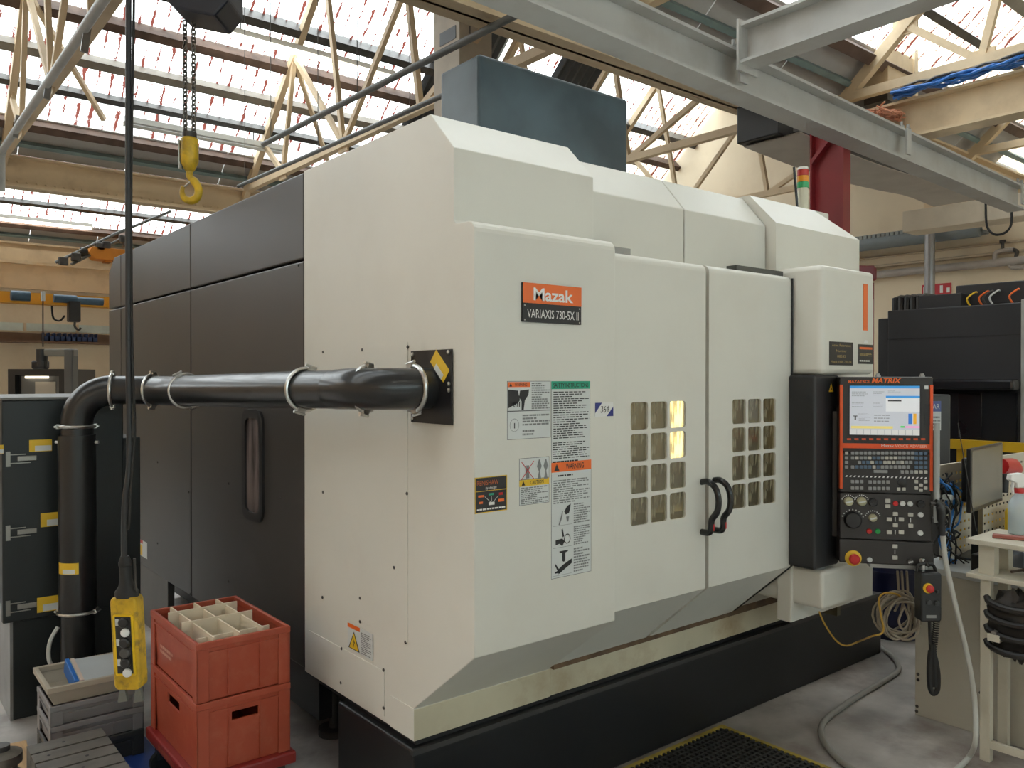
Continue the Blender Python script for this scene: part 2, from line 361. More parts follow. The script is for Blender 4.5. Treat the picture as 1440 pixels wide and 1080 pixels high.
# trusses every 2.93 m
for i in range(0, 2):
    Yv = RY0 + RP * i
    for X in (-1.48, 1.45, 4.37, 7.34, 10.25):
        lab = {0: 'near roof truss', 1: 'roof truss behind the machine'}[i]
        where = {-1.48: 'standing farthest from the end wall', 1.45: 'beside the chain hoist with a grey rainwater pipe', 4.37: 'between chain hoist and dark steel box', 7.34: 'beyond the dark steel box', 10.25: 'next to the end wall'}[X]
        t = thing('roof_truss', f'cream angle-iron {lab} {where}', 'truss', (X, Yv, ZV))
        a = slope_pt(X, i, 0.05, 0.2); b = slope_pt(X, i, GRUN - 0.05, 0.2)
        MB().bar(a, b, 0.075, 0.10).build('rafter', CREAM, t)
        e = V((X, RY0 + RP * (i - 1) + 0.15, ZV - 0.02))
        MB().bar(e, b, 0.07, 0.09).build('rafter', CREAM, t)
        zt = ZV - 0.06
        MB().bar((X, RY0 + RP * (i - 1) + 0.1, zt), (X, Yv - 0.1, zt), 0.08, 0.08).build('bottom_tie', CREAM, t)
        q1 = V((X, Yv - 1.35, zt)); q2 = V((X, Yv - 3.0, zt))
        p1 = slope_pt(X, i, 0.72, 0.2); p2 = slope_pt(X, i, 1.7, 0.2)
        for p, q in ((p1, q1), (p2, q1), (p2, q2), (b, q2), (q2, b + (e - b) * 0.4), (V((X, Yv - 4.6, zt)), b + (e - b) * 0.4), (V((X, Yv - 4.6, zt)), b + (e - b) * 0.75)):
            MB().bar(p, q, 0.05, 0.06).build('web_member', CREAM, t)
        if i == 1: MB().bar(slope_pt(X, 1, 1.7, 0.24), slope_pt(X + 0.95, 1, 0.7, 0.24), 0.05, 0.05).build('wind_brace', CREAM, t)
        for p in (p1, p2, q1, q2): MB().bar(p - V((0.012, 0, 0)), p + V((0.012, 0, 0)), 0.22, 0.18).build('gusset_plate', CREAM, t)

# ================================================================ lamps hung from the roof
def lamp(name_label, p, q, lit=True, group=None, tubes=1):
    p = V(p); q = V(q); c = (p + q) / 2
    t = thing('fluorescent_light', name_label, 'light', c)
    d = (q - p).normalized(); sd = d.cross(V((0, 0, 1)))
    MB().prism([p + sd * 0.045, p - sd * 0.045, p - sd * 0.03 + V((0, 0, 0.07)), p + sd * 0.03 + V((0, 0, 0.07))], q - p).build('housing', PAPER if not lit else mat('lamp_housing', (0.7, 0.68, 0.62), 0.5), t)
    for e in (p, q): MB().bar(e + V((0, 0, -0.05)) - d * 0.0, e + V((0, 0, 0.0)), 0.05, 0.02, d).build('tube_holder', mat('lamp_housing', (0.7, 0.68, 0.62), 0.5), t)
    MB().cyl(p + d * 0.03 + V((0, 0, -0.035)), q - d * 0.03 + V((0, 0, -0.035)), 0.02, n=10).build('tube', TUBE if lit else PAPER, t)
    for f in (0.2, 0.8):
        a = p + (q - p) * f + V((0, 0, 0.07)); MB().cyl(a, a + V((0, 0, 0.10)), 0.008, n=6).build('hanger', DARKSTEEL, t)
    return t
pa = slope_pt(3.1, 1, 1.88, 0.36); pb = slope_pt(5.7, 1, 1.88, 0.36)
lamp('lit white strip light under the glazing over the dark side panels', pa, pb)
pa = slope_pt(2.6, 1, 0.80, 0.34); pb = slope_pt(4.6, 1, 0.80, 0.34)
lamp('unlit thin strip light just above the cream valley girder', pa, pb, lit=False)
pa = slope_pt(8.6, 1, 1.50, 0.30); pb = slope_pt(10.9, 1, 1.50, 0.30)
lamp('lit strip light behind the red yellow green signal lamp', pa, pb)
pa = slope_pt(11.0, 1, 0.80, 0.34); pb = slope_pt(11.9, 1, 0.80, 0.34)
lamp('dull strip light under the rafters by the red column', pa, pb, lit=False)
Yl = RY0 + RP * 2 - 0.55
lamp('long lit strip light above the yellow travelling crane', (onY(0, 306, Yl).x - 0.7, Yl, onY(0, 306, Yl).z), (onY(130, 323, Yl).x, Yl, onY(0, 306, Yl).z))
for x, y, lab in ((0.2, -0.6, 'added unseen strip light over the aisle in front of the machine doors'), (3.6, -0.6, 'added unseen strip light over the aisle in front of the bench'), (-2.2, 2.6, 'added unseen strip light over the aisle beside the extractor cabinet')):
    lamp(lab, (x, y, 4.0), (x + 2.4, y, 4.0))  # out-of-view lamps, added to brighten the machine from the aisle side
    
# ================================================================ newer grey steelwork
gA = onZ(863, 0, 3.45); gB = onZ(1430, 264, 3.45); gd = (gB - gA).normalized()
gA2 = gA - gd * 4.6
t = thing('runway_beam', 'long grey steel I-beam passing over the machine', 'beam', (gA + gB) / 2)
zc = 3.45 - 0.115
MB().ibeam(V((gA2.x, gA2.y, zc)), V((gB.x, gB.y, zc)), 0.16, 0.23, 0.018).build('beam', GREYB, t)
for px in (1030, 1262, 1420):
    y_ = {1030: 75, 1262: 185, 1420: 262}[px]
    p = onZ(px, y_, 3.45); p = gA + gd * (p - gA).dot(gd)
    b = MB()
    for s in (-0.05, 0.05):
        b.cyl(V((p.x + s, p.y - 0.06, 3.44)), V((p.x + s, p.y - 0.06, 3.50)), 0.012, n=6); b.cyl(V((p.x + s, p.y - 0.06, 3.45)), V((p.x + s, p.y - 0.06, 3.47)), 0.022, n=6)
    b.build('bolts', STEEL, t)
    MB().box((p.x - 0.035, p.y - 0.095, 3.26), (p.x + 0.035, p.y - 0.08, 3.45)).build('stiffener', GREYB, t)
px_ = onZ(1012, 80, 3.45).x
t = thing('cross_beam', 'grey steel I-beam bolted at right angles onto the long grey beam', 'beam', (px_, 1, 3.4))
MB().ibeam((px_, -2.5, 3.45 + 0.0), (px_, gA.y - 0.085, 3.45 + 0.0), 0.15, 0.22, 0.018).build('beam', GREYB, t)
MB().box((px_ - 0.09, gA.y - 0.085, 3.30), (px_ + 0.09, gA.y - 0.07, 3.58)).build('end_plate', GREYB, t)
# red column under the beam
rc = atD(1170, 250, 5.15)
t = thing('steel_column', 'dark red steel H-column behind the long grey beam', 'column', (rc.x, rc.y, 0))
ry = gA.y + gd.y / gd.x * (rc.x - gA.x)
_d = ray(1167, 250); _s = gd.y / gd.x; rcx = (gA.y + 0.22 - _s * gA.x) / (_d.y / _d.x - _s); rcy = gA.y + 0.22 + _s * (rcx - gA.x)
MB().box((rcx - 0.05, rcy - 0.13, 0.012), (rcx + 0.05, rcy - 0.116, 3.44)).build('flange', REDP, t)
MB().box((rcx - 0.05, rcy + 0.116, 0.012), (rcx + 0.05, rcy + 0.13, 3.44)).build('flange', REDP, t)
MB().box((rcx + 0.0, rcy - 0.116, 0.012), (rcx + 0.01, rcy + 0.116, 3.44)).build('web', REDP, t)
MB().prism([(rcx - 0.05, rcy - 0.116, 3.44), (rcx - 0.05, rcy - 0.116, 3.40), (rcx - 0.05, rcy + 0.116, 3.16), (rcx - 0.05, rcy + 0.116, 3.20)], (0.05, 0, 0)).build('stiffener', REDP, t)
MB().cyl((rcx - 0.07, rcy - 0.02, 2.62), (rcx + 0.0, rcy - 0.02, 2.62), 0.06, n=16).build('alarm_bell', mat('bell_dark', (0.06, 0.03, 0.025), 0.4), t, smooth=True)
MB().box((rcx - 0.13, rcy - 0.2, 0), (rcx + 0.13, rcy + 0.2, 0.012)).build('base_plate', REDP, t)
# cream beams that run away from the camera at the top right
bx = 7.36
t = thing('crane_rail_girder', 'cream I-beam carrying bundled blue cables above the grey beam', 'girder', (bx, 2, 4))
p0 = onX(1255, 180, bx); p1 = onX(1440, 128, bx)
zc = (p0.z + p1.z) / 2
MB().ibeam((bx, -2.5, zc), (bx, RY0 - 0.115, zc), 0.22, 0.34, 0.022).build('beam', CREAM, t)
for k, (m_, n_) in enumerate(((BLUEPL, 9), (DARKSTEEL, 4))):
    cb = MB()
    for j in range(n_):
        o = random.uniform(-0.09, 0.09); pts = []
        for s in range(12):
            y = 3.5 - s * 0.13
            pts.append((bx - 0.12 + o + 0.03 * math.sin(s * 1.3 + j), y, zc + 0.19 + 0.05 * abs(math.sin(s * 0.8 + j * 1.7)) + 0.02 * k))
        cb.tube(pts, 0.012, 6)
    o = cb.build('cable_bundle', m_, smooth=True); tag(o, ('loose bundle of blue cables lying on the cream I-beam', 'dark grey wires lying among the blue cables')[k], 'cables'); o['kind'] = 'stuff'
cp = MB()
for j in range(40):
    a = random.uniform(0, 6.28); rr = random.uniform(0.02, 0.1); y0 = 3.55 + random.uniform(-0.1, 0.25)
    cp.tube([(bx - 0.35 + rr * math.cos(a + s * 0.25) + s * 0.05, y0 + 0.05 * math.sin(s + j), zc - 0.02 + abs(rr * math.sin(a + s * 0.3)) + 0.03) for s in range(8)], 0.008, 5)
o = cp.build('rope_heap', mat('orange_rope', (0.62, 0.27, 0.16), 0.8, var=0.2, vs=30), smooth=True); tag(o, 'heap of faded orange rope on the beam end beside blue cables', 'rope'); o['kind'] = 'stuff'
# rainwater hopper box and rusty ladder-like valley gutter near the top right
p = onX(1250, 95, 7.34)
t = thing('rainwater_hopper', 'cream box hopper hanging in the valley gutter above the blue cables', 'hopper', (7.45, 3.75, 4.2))
a = onY(1249, 122, 3.72); b = onY(1287, 78, 3.72)
MB().box((a.x, 3.72, a.z), (b.x, 4.02, b.z - 0.04)).build('box', CREAM, t, bevel=0.006)
MB().box((b.x - 0.05, 3.70, a.z + 0.02), (b.x + 0.02, 3.99, b.z + 0.05)).build('end_post', CREAM, t)
MB().box((a.x + 0.05, 3.75, a.z - 0.1), (b.x + 0.15, 3.98, a.z - 0.001)).build('outlet_box', DARKSTEEL, t)
# conduits that run along Y under the roof
for lab, pts, X, r in (('long thin grey conduit slung under the roof over the dark side panels', ((335, 262), (617, 137)), 3.6, 0.021), ('grey pipe passing behind the dark steel box to the roof column', ((370, 203), (712, 28)), 3.2, 0.026)):
    a = onX(*pts[0], X); b = onX(*pts[1], X); z = (a.z + b.z) / 2
    d = (a - b).normalized()
    t = thing('conduit', lab, 'pipe', (a + b) / 2)
    MB().tube([b - (a - b) * 0.15, a], r, 10).build('pipe', mat('conduit_grey', (0.16, 0.17, 0.17), 0.5), t, smooth=True)
    for f_ in (0.1, 0.5, 0.95):
        c_ = b + (a - b) * f_; zr_ = ZV + (c_.y - RY0) * GRUN * GS / (RP - GRUN) if c_.y < RY0 + RP - GRUN else ZV + (RY0 + RP - c_.y) * GS
        if zr_ > c_.z: MB().cyl(c_, (c_.x, c_.y, zr_), 0.004, n=5).build('hanger', DARKSTEEL, t)
# rainwater pipe at the top left, hung on the truss tie
a = onX(20, 206, 1.45); b = onX(187, 7, 1.45); z = (a.z + b.z) / 2
t = thing('rainwater_pipe', 'light grey sloping rainwater pipe beside the chain hoist', 'pipe', (1.5, 8, z))
MB().tube([a + V((-0.09, 0.2, -0.02)), b + V((-0.09, -1.5, 0.15))], 0.036, 12).build('pipe', mat('pipe_grey', (0.42, 0.43, 0.42), 0.45, var=0.1), t, smooth=True)
MB().tube([a + V((-0.09, 0.2, -0.02)), a + V((-0.09, 0.3, -0.06)), a + V((-0.09, 0.32, -0.45))], 0.045, 10).build('drop', mat('pipe_grey', (0.42, 0.43, 0.42), 0.45, var=0.1), t, smooth=True)
for f in (0.15, 0.5, 0.8):
    c = a + (b - a) * f + V((-0.09, 0.0, 0.03)); MB().bar(c + V((0, 0, -0.09)), c + V((0.03, 0, 0.14)), 0.02, 0.05).build('pipe_bracket', STEEL, t)
# square cream roof column behind the dark steel box
c0 = atD(646, 150, 7.2)
t = thing('roof_column', 'square cream box column with a dark slot behind the dark steel box', 'column', (c0.x + 0.18, c0.y + 0.2, 0))
w = 0.36
MB().box((c0.x, c0.y, 0), (c0.x + w, c0.y + 0.4, 5.6)).build('shaft', mat('column_paint', (0.56, 0.5, 0.41), 0.65, var=0.08, dirt=(0.3, 0.25, 0.2), dirt_amt=0.5), t)
pa = onX(619, 66, c0.x); pb = onX(643, 34, c0.x)
MB().box((c0.x - 0.004, pa.y, pa.z), (c0.x + 0.002, pb.y + 0.02, pb.z)).build('slot_dark_patch', INK, t)  # flat black patch, paints the darkness inside a cut-out in the column
# curved white board and black duct hung by the red column
t = thing('bulkhead_duct', 'black duct with a sagging white board under it beside the red column', 'duct', (6, 3.5, 3))
yd = gA.y + 0.62
q0 = onY(1036, 150, yd + 0.36); q1 = onY(1036, 203, yd + 0.36); q2 = onY(1365, 296, yd)
MB().box((q0.x, yd, q1.z), (q2.x, yd + 0.36, q0.z)).build('duct', BLACK, t, bevel=0.01)
bd = MB(); n = 14
for j in range(n):
    x0 = q0.x + 0.06 + (q2.x - q0.x - 0.1) * j / n; x1 = q0.x + 0.06 + (q2.x - q0.x - 0.1) * (j + 1) / n
    f = lambda x: q1.z - 0.012 - 0.05 * abs(math.sin((x - q0.x) * 1.15))
    bd.add([(x0, yd - 0.14, f(x0)), (x1, yd - 0.14, f(x1)), (x1, yd + 0.34, f(x1)), (x0, yd + 0.34, f(x0)), (x0, yd - 0.14, f(x0) + 0.008), (x1, yd - 0.14, f(x1) + 0.008), (x1, yd + 0.34, f(x1) + 0.008), (x0, yd + 0.34, f(x0) + 0.008)], [(0, 3, 2, 1), (4, 5, 6, 7), (0, 1, 5, 4), (2, 3, 7, 6)])
bd.build('sagging_board', mat('board_white', (0.58, 0.53, 0.46), 0.7, var=0.06), t, smooth=True)
MB().box((rcx - 0.03, rcy + 0.13, q1.z + 0.05), (rcx + 0.03, yd + 0.02, q1.z + 0.11)).build('column_bracket', STEEL, t)
for xx in (q0.x + 0.5, q0.x + 1.4, q2.x - 0.8):
    MB().cyl((xx, yd + 0.1, q0.z - 0.05), (xx, yd + 0.1, ZV - 0.4), 0.01, n=6).build('hanger', CHROME, t)

# ================================================================ the machining centre
XS, YF, YU, YS = 1.474, 1.991, 2.099, 2.333
XE = 3.947
mc = thing('machining_center', 'large off-white and charcoal enclosed milling machine with two sliding doors', 'machine', (2.7, 4.2, 0))
FRONT = Frame((XS, YF, 0), (1, 0, 0)); SIDE = Frame((XS, YF, 0), (0, -1, 0))
FD = Frame((XS, YF + 0.014, 0), (1, 0, 0))
def prof_x(name, prof, x0, x1, m, bevel=0.004, **k):
    return MB().prism([(x0, y, z) for y, z in prof], (x1 - x0, 0, 0)).build(name, m, mc, bevel=bevel, **k)
# left housing (white): one tall block whose front leans back at the foot
p = [(YF, 0.748), (YF, 2.045)] + [(YF + 0.035 - 0.035 * math.cos(R(a)), 2.045 + 0.035 * math.sin(R(a))) for a in (20, 40, 60, 80, 90)]
p += [(YU - 0.012, 2.082), (YU, 2.092), (YU, 2.321), (2.231, 2.457), (3.178, 2.457), (3.178, 0.378), (YS, 0.378), (YS, 0.486)]
LH = prof_x('left_housing', p, XS, 2.087, WHITE, 0.003)
# charcoal core and side panels
MB().box((XS + 0.05, 3.18, 0.40), (XE - 0.02, 6.40, 2.43)).build('core', BLACK, mc)
for y0, y1, z0, z1 in ((3.182, 4.616, 0.388, 2.086), (4.626, 6.094, 0.388, 2.086), (6.104, 6.432, 0.388, 2.086), (3.182, 4.616, 2.096, 2.453), (4.626, 6.094, 2.096, 2.453)):
    MB().box((XS, y0, z0), (XS + 0.06, y1, z1)).build('side_panel', CHAR, mc, bevel=0.006)
MB().prism([(XS, 6.104, 2.096), (XS, 6.432, 2.096), (XS, 6.432, 2.36), (XS, 6.28, 2.453), (XS, 6.104, 2.453)], (0.06, 0, 0)).build('side_panel', CHAR, mc, bevel=0.006)
MB().box((XS + 0.03, 3.18, 2.425), (XE, 6.42, 2.445)).build('roof_panel', CHAR, mc)
MB().box((XS + 0.05, 6.38, 0.39), (XE, 6.43, 2.36)).build('back_panel', CHAR, mc)
MB().box((XS + 0.02, 5.12, 0.0), (XS + 0.06, 6.3, 0.385)).build('lower_side_panel', mat('charcoal_light', (0.11, 0.105, 0.1), 0.45, var=0.08), mc, bevel=0.004)
MB().box((XS + 0.38, 2.9, 0.03), (XE, 6.2, 0.40)).build('bed', BLACK, mc)
for yy in (3.35, 4.5):
    f = MB(); f.cyl((XS + 0.22, yy, 0), (XS + 0.22, yy, 0.03), 0.07); f.cyl((XS + 0.22, yy, 0.03), (XS + 0.22, yy, 0.40), 0.022)
    f.build('levelling_foot', DARKSTEEL, mc, smooth=True)
MB().box((XS + 0.1, 3.25, 0.12), (XS + 0.16, 5.0, 0.36)).build('under_cover', BLACK, mc)
# tall slot window in the charcoal side
w = MB(); ou = rrect(3.598, 0.933, 3.844, 1.451, 0.06); inn = rrect(3.635, 0.972, 3.807, 1.412, 0.045)
n = len(ou)
for xa, xb in ((XS - 0.012, XS + 0.01),):
    vs = [(xa, y, z) for y, z in ou] + [(xa, y, z) for y, z in inn] + [(xb, y, z) for y, z in ou] + [(xb, y, z) for y, z in inn]
    fs = []
    for i in range(n):
        j = (i + 1) % n
        fs += [(i, i + n, j + n, j), (i + 2 * n, j + 2 * n, j + 3 * n, i + 3 * n), (i, j, j + 2 * n, i + 2 * n), (i + n, i + 3 * n, j + 3 * n, j + n)]
    w.add(vs, fs)
wf = w.build('side_window', BLACKP, mc, smooth=True)
MB().prism([(XS - 0.002, y, z) for y, z in inn], (0.008, 0, 0)).build('pane', mat('smoked_pane', (0.14, 0.115, 0.11), 0.16, var=0.5, vs=4, stretch=(1, 6, 1)), wf)
# steel-white skirt and black base
MB().box((2.087, YS, 0.378), (XE + 0.03, YS + 0.08, 0.486)).build('skirt', WHITE2, mc, bevel=0.003)
MB().box((XS - 0.001, YS - 0.002, 0.376), (2.087, YS + 0.045, 0.484)).build('skirt_corner', WHITE2, mc, bevel=0.003)
b0 = MB().box((XS - 0.012, YS - 0.012, 0), (4.66, 2.86, 0.352)).build('base', BLACK, mc, bevel=0.008)
MB().box((XS - 0.014, YS - 0.016, 0.335), (4.66, YS + 0.0, 0.353)).build('base_lip', mat('base_edge', (0.05, 0.05, 0.05), 0.5), mc)
MB().box((XS + 0.02, YS + 0.02, 0.35), (XE, 3.15, 0.385)).build('recess', INK, mc)
MB().box((2.1, 3.10, 0.38), (XE, 3.18, 2.40)).build('rear_bulkhead', CHAR, mc)
# doors -----------------------------------------------------------------
glass = bpy.data.materials.new('door_glass'); glass.use_nodes = True
nt = glass.node_tree; N = nt.nodes; L = nt.links; N.clear(); o_ = N.new('ShaderNodeOutputMaterial')
tr = N.new('ShaderNodeBsdfTransparent'); tr.inputs[0].default_value = (0.66, 0.62, 0.48, 1)
gl = N.new('ShaderNodeBsdfGlossy'); gl.inputs['Roughness'].default_value = 0.13; gl.inputs[0].default_value = (0.8, 0.8, 0.75, 1)
df = N.new('ShaderNodeBsdfDiffuse'); df.inputs[0].default_value = (0.40, 0.36, 0.25, 1)
tc = N.new('ShaderNodeTexCoord'); mp = N.new('ShaderNodeMapping'); mp.inputs['Scale'].default_value = (60, 60, 9); nz = N.new('ShaderNodeTexNoise'); nz.inputs['Scale'].default_value = 1.5; nz.inputs['Detail'].default_value = 6
L.new(tc.outputs['Object'], mp.inputs[0]); L.new(mp.outputs[0], nz.inputs['Vector'])
rp = N.new('ShaderNodeValToRGB'); rp.color_ramp.elements[0].position = 0.46; rp.color_ramp.elements[1].position = 0.66; rp.color_ramp.elements[0].color = (0.05,) * 3 + (1,); rp.color_ramp.elements[1].color = (0.75,) * 3 + (1,)
L.new(nz.outputs['Fac'], rp.inputs[0])
ma = N.new('ShaderNodeMixShader'); ma.inputs[0].default_value = 0.16; L.new(tr.outputs[0], ma.inputs[1]); L.new(gl.outputs[0], ma.inputs[2])
mb_ = N.new('ShaderNodeMixShader'); L.new(rp.outputs[0], mb_.inputs[0]); L.new(ma.outputs[0], mb_.inputs[1]); L.new(df.outputs[0], mb_.inputs[2])
L.new(mb_.outputs[0], o_.inputs[0])
YD = YF + 0.014; YDB = YD + 0.03
def make_door(x0, x1, hx, label):
    d = MB()
    hw, hg, vh, vg = 0.0925, 0.1075, 0.1005, 0.1155
    xs_ = [x0, hx] + [hx + hg * i + hw for i in range(3)] ; zt = 1.512
    # plate with twelve rounded openings: cells laid out on a grid
    xb = [x0, hx - 0.0075] + [hx + hg * i + hw + 0.0075 for i in range(3)] + [x1]
    zb = [0.773, zt - vg * 3 - vh - 0.0075] + [zt - vg * (3 - j) + 0.0075 for j in range(4)] + [2.015]
    for i in range(len(xb) - 1):
        for j in range(len(zb) - 1):
            if 1 <= i <= 3 and 1 <= j <= 4:
                hx0 = hx + hg * (i - 1); hz1 = zt - vg * (4 - j); hz0 = hz1 - vh
                inn = rrect(hx0, hz0, hx0 + hw, hz1, 0.012, 3)
                q = []
                cx, cz = (xb[i] + xb[i + 1]) / 2, (zb[j] + zb[j + 1]) / 2; m4 = len(inn) // 4
                cs = [(xb[i + 1], zb[j]), (xb[i + 1], zb[j + 1]), (xb[i], zb[j + 1]), (xb[i], zb[j])]
                for k in range(len(inn)): q.append(cs[k // m4])
                n = len(inn)
                vs = [(a, YD, b) for a, b in q] + [(a, YD, b) for a, b in inn] + [(a, YD + 0.008, b) for a, b in inn]
                fs = []
                for k in range(n):
                    l = (k + 1) % n
                    fs += [(k, l, l + n, k + n), (k + n, l + n, l + 2 * n, k + 2 * n)]
                d.add(vs, fs)
            else:
                d.add([(xb[i], YD, zb[j]), (xb[i + 1], YD, zb[j]), (xb[i + 1], YD, zb[j + 1]), (xb[i], YD, zb[j + 1])], [(0, 1, 2, 3)])
    # rounded top, back and leaning foot
    pr = [(YD + 0.03 - 0.03 * math.cos(R(a)), 2.015 + 0.03 * math.sin(R(a))) for a in (0, 18, 36, 54, 72, 90)]
    vs = []
    for y, z in pr + [(YD + 0.09, 2.045)]: vs += [(x0, y, z), (x1, y, z)]
    d.add(vs, [(2 * k, 2 * k + 1, 2 * k + 3, 2 * k + 2) for k in range(len(pr))])
    fo = [(YD, 0.773), (2.30, 0.520), (2.31, 0.505)]
    vs = []
    for y, z in fo: vs += [(x0, y, z), (x1, y, z)]
    d.add(vs, [(2 * k + 2, 2 * k + 3, 2 * k + 1, 2 * k) for k in range(2)])
    for x, o in ((x0, 0), (x1, 1)):
        poly = [(x, y, z) for y, z in pr] + [(x, YD + 0.03, 2.015), (x, YDB, 0.79), (x, 2.31, 0.54), (x, 2.31, 0.505), (x, YD, 0.773)]
        d.add(poly, [tuple(range(len(poly)))[::(1 if o else -1)]])
    dr = d.build('door', WHITE, mc, smooth=True, label=label)
    pn = MB().box((0, 0, 0), (hw + 0.008, 0.004, vh + 0.008)).build('window_pane', glass, dr)
    pts = [(hx + hg * i - 0.004, YD + 0.008, zt - vg * j - vh - 0.004) for j in range(4) for i in range(3)]
    pn.matrix_basis = MX.Translation(V(pts[0])); copies(pn, dr, [MX.Translation(V(q)) for q in pts[1:]])
    return dr
D1 = make_door(2.092, 2.611, 2.182, 'off-white left door with a grid of small panes')
D2 = make_door(2.632, 3.206, 2.785, 'off-white right door with a grid of small panes')
for dr, hx in ((D1, 2.588), (D2, 2.664)):
    y = YD
    h = bez([(hx, y + 0.005, 1.192), (hx, y - 0.03, 1.197), (hx + 0.004, y - 0.062, 1.175), (hx + 0.006, y - 0.075, 1.13), (hx + 0.004, y - 0.07, 1.085), (hx, y - 0.048, 1.052), (hx, y - 0.045, 1.02), (hx, y - 0.035, 1.0), (hx, y + 0.005, 0.998)], 5)
    hd = MB().tube(h, 0.0125, 10).build('handle', mat('gloss_black', (0.012, 0.013, 0.015), 0.16), dr, smooth=True)
    MB().box((hx - 0.004, y - 0.0595, 1.010), (hx + 0.003, y - 0.0575, 1.035)).build('red_inlay', REDPL, hd)
# chamber behind the glass
ST = mat('chamber_steel', (0.16, 0.14, 0.09), 0.4, 0.6, var=0.3, vs=7)
ch = MB(); ch.box((2.09, 3.06, 0.45), (3.9, 3.09, 2.0)); 
ch.build('chamber_back', ST, mc); MB().box((3.70, 2.06, 0.45), (3.73, 3.06, 2.0)).build('chamber_side', ST, mc)
MB().box((2.09, 2.35, 0.46), (3.7, 3.06, 0.5)).build('chamber_floor', ST, mc); MB().box((2.09, 2.08, 1.99), (3.9, 3.09, 2.02)).build('chamber_roof', ST, mc)
tbm = MB(); tbm.cyl((2.95, 2.7, 0.5), (2.95, 2.7, 0.95), 0.28, n=28); tbm.cyl((2.95, 2.7, 0.95), (2.95, 2.7, 1.0), 0.33, n=28); tbm.build('rotary_table', STEEL, mc, smooth=True)
wl = MB().box((3.10, 2.60, 1.195), (3.27, 2.62, 1.66)).build('work_light', mat('chamber_lamp', (1.0, 0.86, 0.55), 0.4, var=0.0, emit=5.0), mc)
MB().prism([(2.609, 2.03, 2.03), (2.609, 2.03, 0.79), (2.609, 2.315, 0.53), (2.609, 2.335, 0.55), (2.609, 2.05, 0.81), (2.609, 2.05, 2.03)], (0.025, 0, 0)).build('door_gap_seal', mat('brown_seal', (0.16, 0.12, 0.08), 0.5), mc)
MB().prism([(3.205, 2.03, 2.03), (3.205, 2.03, 0.79), (3.205, 2.315, 0.53), (3.205, 2.335, 0.55), (3.205, 2.05, 0.81), (3.205, 2.05, 2.03)], (0.019, 0, 0)).build('door_edge_seal', RUBBER, mc)
MB().tube([(3.212, 2.003, 2.035), (3.212, 2.003, 0.775), (3.212, 2.30, 0.515)], 0.006, 6).build('door_seal', RUBBER, mc)
MB().box((2.1, 2.06, 2.046), (2.24, 2.1, 2.075)).build('door_track', STEEL, mc)
MB().box((2.86, 2.04, 2.046), (3.20, 2.09, 2.068)).build('door_track', mat('track_grey', (0.10, 0.105, 0.1), 0.4, 0.5), mc)
MB().box((2.087, 2.31, 0.486), (XE, 2.345, 0.53)).build('door_sill', mat('oily_sill', (0.13, 0.08, 0.045), 0.4, var=0.4, vs=14), mc)
# upper covers
MB().box((2.09, 2.12, 2.03), (XE, 3.1, 2.06)).build('cover_ledge', WHITE, mc)
for x0, x1 in ((2.0875, 2.637), (2.643, 3.209)):
    prof_x('upper_cover', [(2.135, 2.04), (2.135, 2.283), (2.255, 2.425), (3.18, 2.425), (3.18, 2.04)], x0, x1, WHITE)
MB().prism([(2.636, 2.145, 2.04), (2.636, 2.145, 2.28), (2.636, 2.262, 2.418), (2.636, 3.18, 2.418), (2.636, 3.18, 2.04)], (0.008, 0, 0)).build('cover_gap', INK, mc)
x0, x1 = 3.215, XE
c4 = MB(); c4.box((x0, 2.085, 1.99), (x1, 3.18, 2.292))
c4.hexa([(x0, 2.085, 2.292), (x1, 2.085, 2.292), (x1, 3.18, 2.292), (x0, 3.18, 2.292)], [(x0, 2.225, 2.438), (x1 - 0.18, 2.225, 2.438), (x1 - 0.18, 3.18, 2.438), (x0, 3.18, 2.438)])
c4.build('upper_cover', WHITE, mc)
# spindle drive box on top
a = onY(674, 73, 3.3); b = onY(883, 141, 3.3); c = onX(619, 95, a.x)
BX = mat('spindle_box_sky_tint', (0.075, 0.108, 0.128), 0.33, var=0.3, vs=2.5, bump=0.08, bs=200)  # bluish base colour carries the sky's reflection on the dark box front
MB().box((a.x, 3.3, 2.445), (b.x, c.y, (a.z + b.z) / 2)).build('spindle_box', BX, mc, bevel=0.018, seg=3)
# right tower
tp = [(x, y, 1.615) for x, y in rrect(3.222, 1.865, 3.676, 2.32, 0.028)]
MB().prism(tp, (0, 0, 0.47)).build('control_tower', WHITE, mc, bevel=0.022, seg=3, smooth=True)
MB().box((3.222, 2.01, 0.52), (XE, 2.08, 1.99)).build('tower_wall', WHITE, mc, bevel=0.004)
MB().box((3.676, 1.99, 1.83), (3.80, 2.15, 1.99)).build('junction_box', WHITE, mc, bevel=0.006)
a = onY(1146, 530, 1.88); b = onY(1180, 793, 1.88)
PX0, PX1 = a.x, b.x
MB().box((PX0, 1.88, b.z), (PX1, 2.008, 1.612)).build('pivot_post', mat('post_black', (0.022, 0.023, 0.026), 0.45), mc, bevel=0.012, seg=3)
MB().cyl(((PX0 + PX1) / 2, 1.945, b.z - 0.012), ((PX0 + PX1) / 2, 1.945, b.z), 0.05).build('pivot_bearing', STEEL, mc)
lz = b.z - 0.012
led = MB(); yb = 1.868
le0 = onY(1159, 858, yb).z; 
led.prism([(3.238, yb, lz), (3.66, yb, lz), (3.66, yb, le0 + 0.03), (3.63, yb, le0), (3.238, yb, le0)], (0, 0.45, 0))
led.build('pivot_ledge', WHITE, mc, bevel=0.015, seg=3)
MB().prism([(3.222, YD + 0.03, 0.8), (3.222, YS + 0.01, 0.486), (3.222, YS + 0.01, 0.8)], (0.6, 0, 0)).build('tower_foot', WHITE, mc, bevel=0.003)
FT = Frame((3.222, 1.865, 0), (1, 0, 0))
